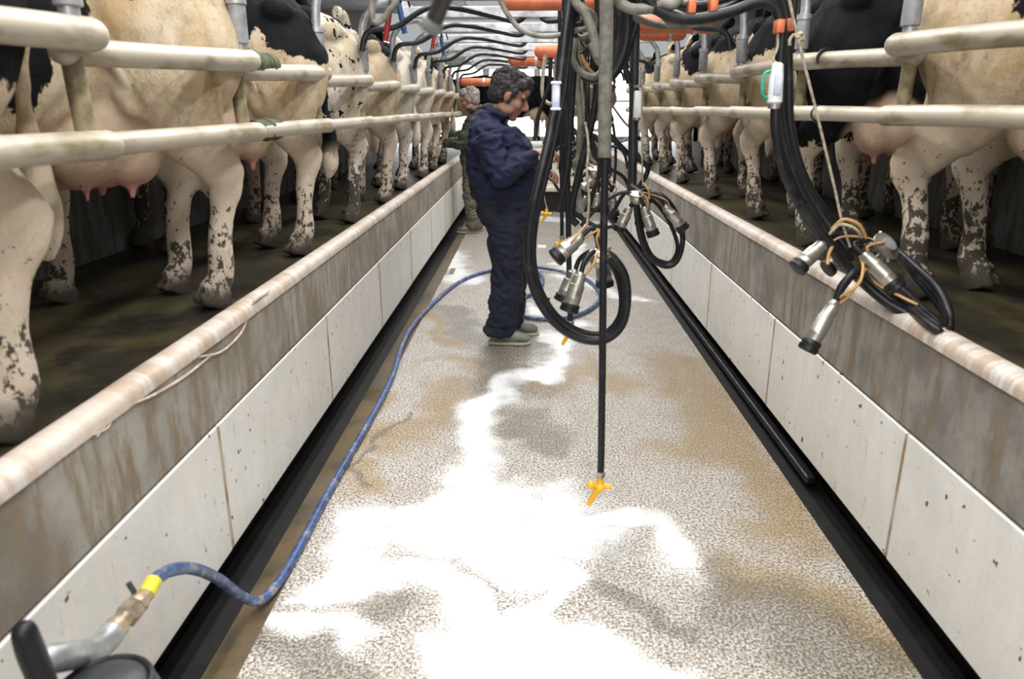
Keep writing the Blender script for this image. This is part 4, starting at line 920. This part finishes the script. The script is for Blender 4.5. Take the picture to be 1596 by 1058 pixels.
PA = dict(hs=1.16, head=(-.005, 0, 1.605), tilt=R(26), neck=(-.075, 0, 1.468), pocket=True, hand=1.08,
    torso=[(-.02, .95, .175, .185), (-.035, 1.02, .19, .21), (-.045, 1.12, .195, .225), (-.065, 1.22, .20, .215), (-.095, 1.32, .205, .185), (-.11, 1.40, .195, .145), (-.10, 1.45, .13, .10), (-.085, 1.475, .085, .075)],
    armR=((-.13, -.205, 1.36), (-.04, -.265, 1.135), (.160, -.20, 1.255), (1, .25, .10), (.1, -.4, 1), .45),
    armL=((-.13, .205, 1.36), (-.03, .26, 1.12), (.165, .13, 1.12), (1, -.2, 0), (.1, .4, 1), .5),
    hips=[(-.02, 0, 1.02, .185, .195), (-.02, 0, .93, .185, .195), (-.02, 0, .84, .18, .185), (-.02, 0, .78, .13, .14)],
    legs=[[(-.02, -.10, .88), (-.01, -.105, .66), (-.005, -.11, .48), (-.03, -.11, .26), (-.065, -.11, .07)], [(-.01, .10, .88), (.01, .105, .66), (.015, .11, .48), (.0, .11, .26), (-.02, .11, .07)]],
    legr=[.125, .120, .105, .095, .098], feet=[(-.05, -.11), (-.0, .11)])
foot = K(795, 528, Z=0)
person('person', (foot.x, foot.y, 0), R(-2), 'dark-haired man in navy overalls standing in the pit, looking down at his hands', PA, dict(hair=M['hair'], jacket=M['navy'], trousers=M['navyd'], boot=M['boot'])).scale = (1, 1, .98)
PB = dict(hs=1.08, head=(.02, 0, 1.585), tilt=R(12), neck=(-.05, 0, 1.45), hand=1.15,
    torso=[(-.02, .95, .165, .15), (-.03, 1.05, .175, .16), (-.04, 1.15, .18, .165), (-.05, 1.25, .19, .16), (-.07, 1.33, .195, .145), (-.08, 1.39, .18, .12), (-.07, 1.43, .12, .09), (-.06, 1.455, .08, .07)],
    armR=((-.08, -.20, 1.34), (.08, -.25, 1.15), (.30, -.19, 1.18), (1, .1, .05), (0, -.2, 1), .5),
    armL=((-.08, .20, 1.34), (.08, .25, 1.10), (.32, .17, 1.09), (1, -.1, 0), (0, .2, 1), .5),
    hips=[(-.02, 0, 1.02, .17, .16), (-.02, 0, .93, .175, .165), (-.02, 0, .84, .17, .16), (-.02, 0, .78, .12, .12)],
    legs=[[(-.02, -.10, .88), (-.01, -.105, .66), (-.005, -.11, .48), (-.03, -.11, .26), (-.05, -.11, .07)], [(-.01, .10, .88), (.01, .105, .66), (.015, .11, .48), (.0, .11, .26), (-.02, .11, .07)]],
    legr=[.115, .11, .095, .085, .088], feet=[(-.04, -.11), (-.0, .11)])
r2 = person('person', (-.72, 9.3, 0), R(180), 'grey-haired man in an olive top reaching towards the far left cows', PB, dict(hair=M['hair2'], jacket=M['camo'], trousers=M['khaki'], boot=M['boot']))

# ------------------------------------------------------------------ far end clutter
bm = B(); z0 = .8
r_ = empty('end_gate', (0, 12.3, z0), 0, 'pale tubular gate across the far end of the pit', 'gate')
for z in (1.15, 1.5, 1.8):
    bm = B(); tube(bm, [(.35, 12.3, z), (1.25, 12.3, z)], .028, 10, 1); part('rail', bm, M['rail'], r_)
for x in (.35, .8, 1.25):
    bm = B(); tube(bm, [(x, 12.3, z0), (x, 12.3, 1.84)], .03, 10, 1); part('post', bm, M['rail'], r_)
bm = B(); box(bm, (-3.4, 16.6, 0.0), (3.6, 16.75, 2.5)); box(bm, (-4.6, 16.6, 0), (-3.3, 16.75, 3.4)); box(bm, (3.5, 16.6, 0), (4.6, 16.75, 3.4)); struct('wall_back', bm, M['farwall'], smooth=False)

# ------------------------------------------------------------------ light
w = bpy.data.worlds.new('world'); scn.world = w; w.use_nodes = True
bg = w.node_tree.nodes['Background']; bg.inputs[0].default_value = (.93, .97, 1, 1); bg.inputs[1].default_value = .42
def area(name, loc, rot, sx, sy, e, col=(1, 1, 1)):
    l = bpy.data.lights.new(name, 'AREA'); l.shape = 'RECTANGLE'; l.size = sx; l.size_y = sy; l.energy = e; l.color = col
    o = bpy.data.objects.new(name, l); COL.objects.link(o); o.location = loc; o.rotation_euler = rot; return o
for lx in (-.62, .05, .72): area('unseen_overhead_strip', (lx, 5.0, 3.3), (0, 0, 0), .13, 13.5, 165, (1, .98, .95))  # unseen overhead light, set in narrow rows to add glints on the floor

t_ = NT('daylight_pane'); t_.p.inputs['Emission Color'].default_value = (.94, .97, 1, 1); t_.p.inputs['Emission Strength'].default_value = 4.5; M['pane'] = t_.m
for k in range(6):
    x0 = -3.1 + k * 1.08
    wn = struct('window_%d' % (k + 1), box(B(), (x0, 16.52, .82), (x0 + 1.04, 16.58, .90)), M['galv'], smooth=False)
    for q in ((x0, .82, x0 + .05, 2.4), (x0 + .99, .82, x0 + 1.04, 2.4), (x0, 2.34, x0 + 1.04, 2.4), (x0, 1.6, x0 + 1.04, 1.64)):
        obj('window_frame', box(B(), (q[0], 16.52, q[1]), (q[2], 16.58, q[3])), M['galv'], wn, False)
    obj('pane', box(B(), (x0 + .04, 16.545, .86), (x0 + 1.0, 16.56, 2.36)), M['pane'], wn, False)
area('rear_fill_light', (0, -2.6, 2.3), (R(72), 0, 0), 3, 1.6, 60, (1, .95, .88))  # unseen fill added behind the camera to brighten the sides facing it
vs = scn.view_settings; vs.view_transform = 'Standard'; vs.look = 'None'; vs.gamma = 1; vs.use_curve_mapping = False; vs.exposure = .10
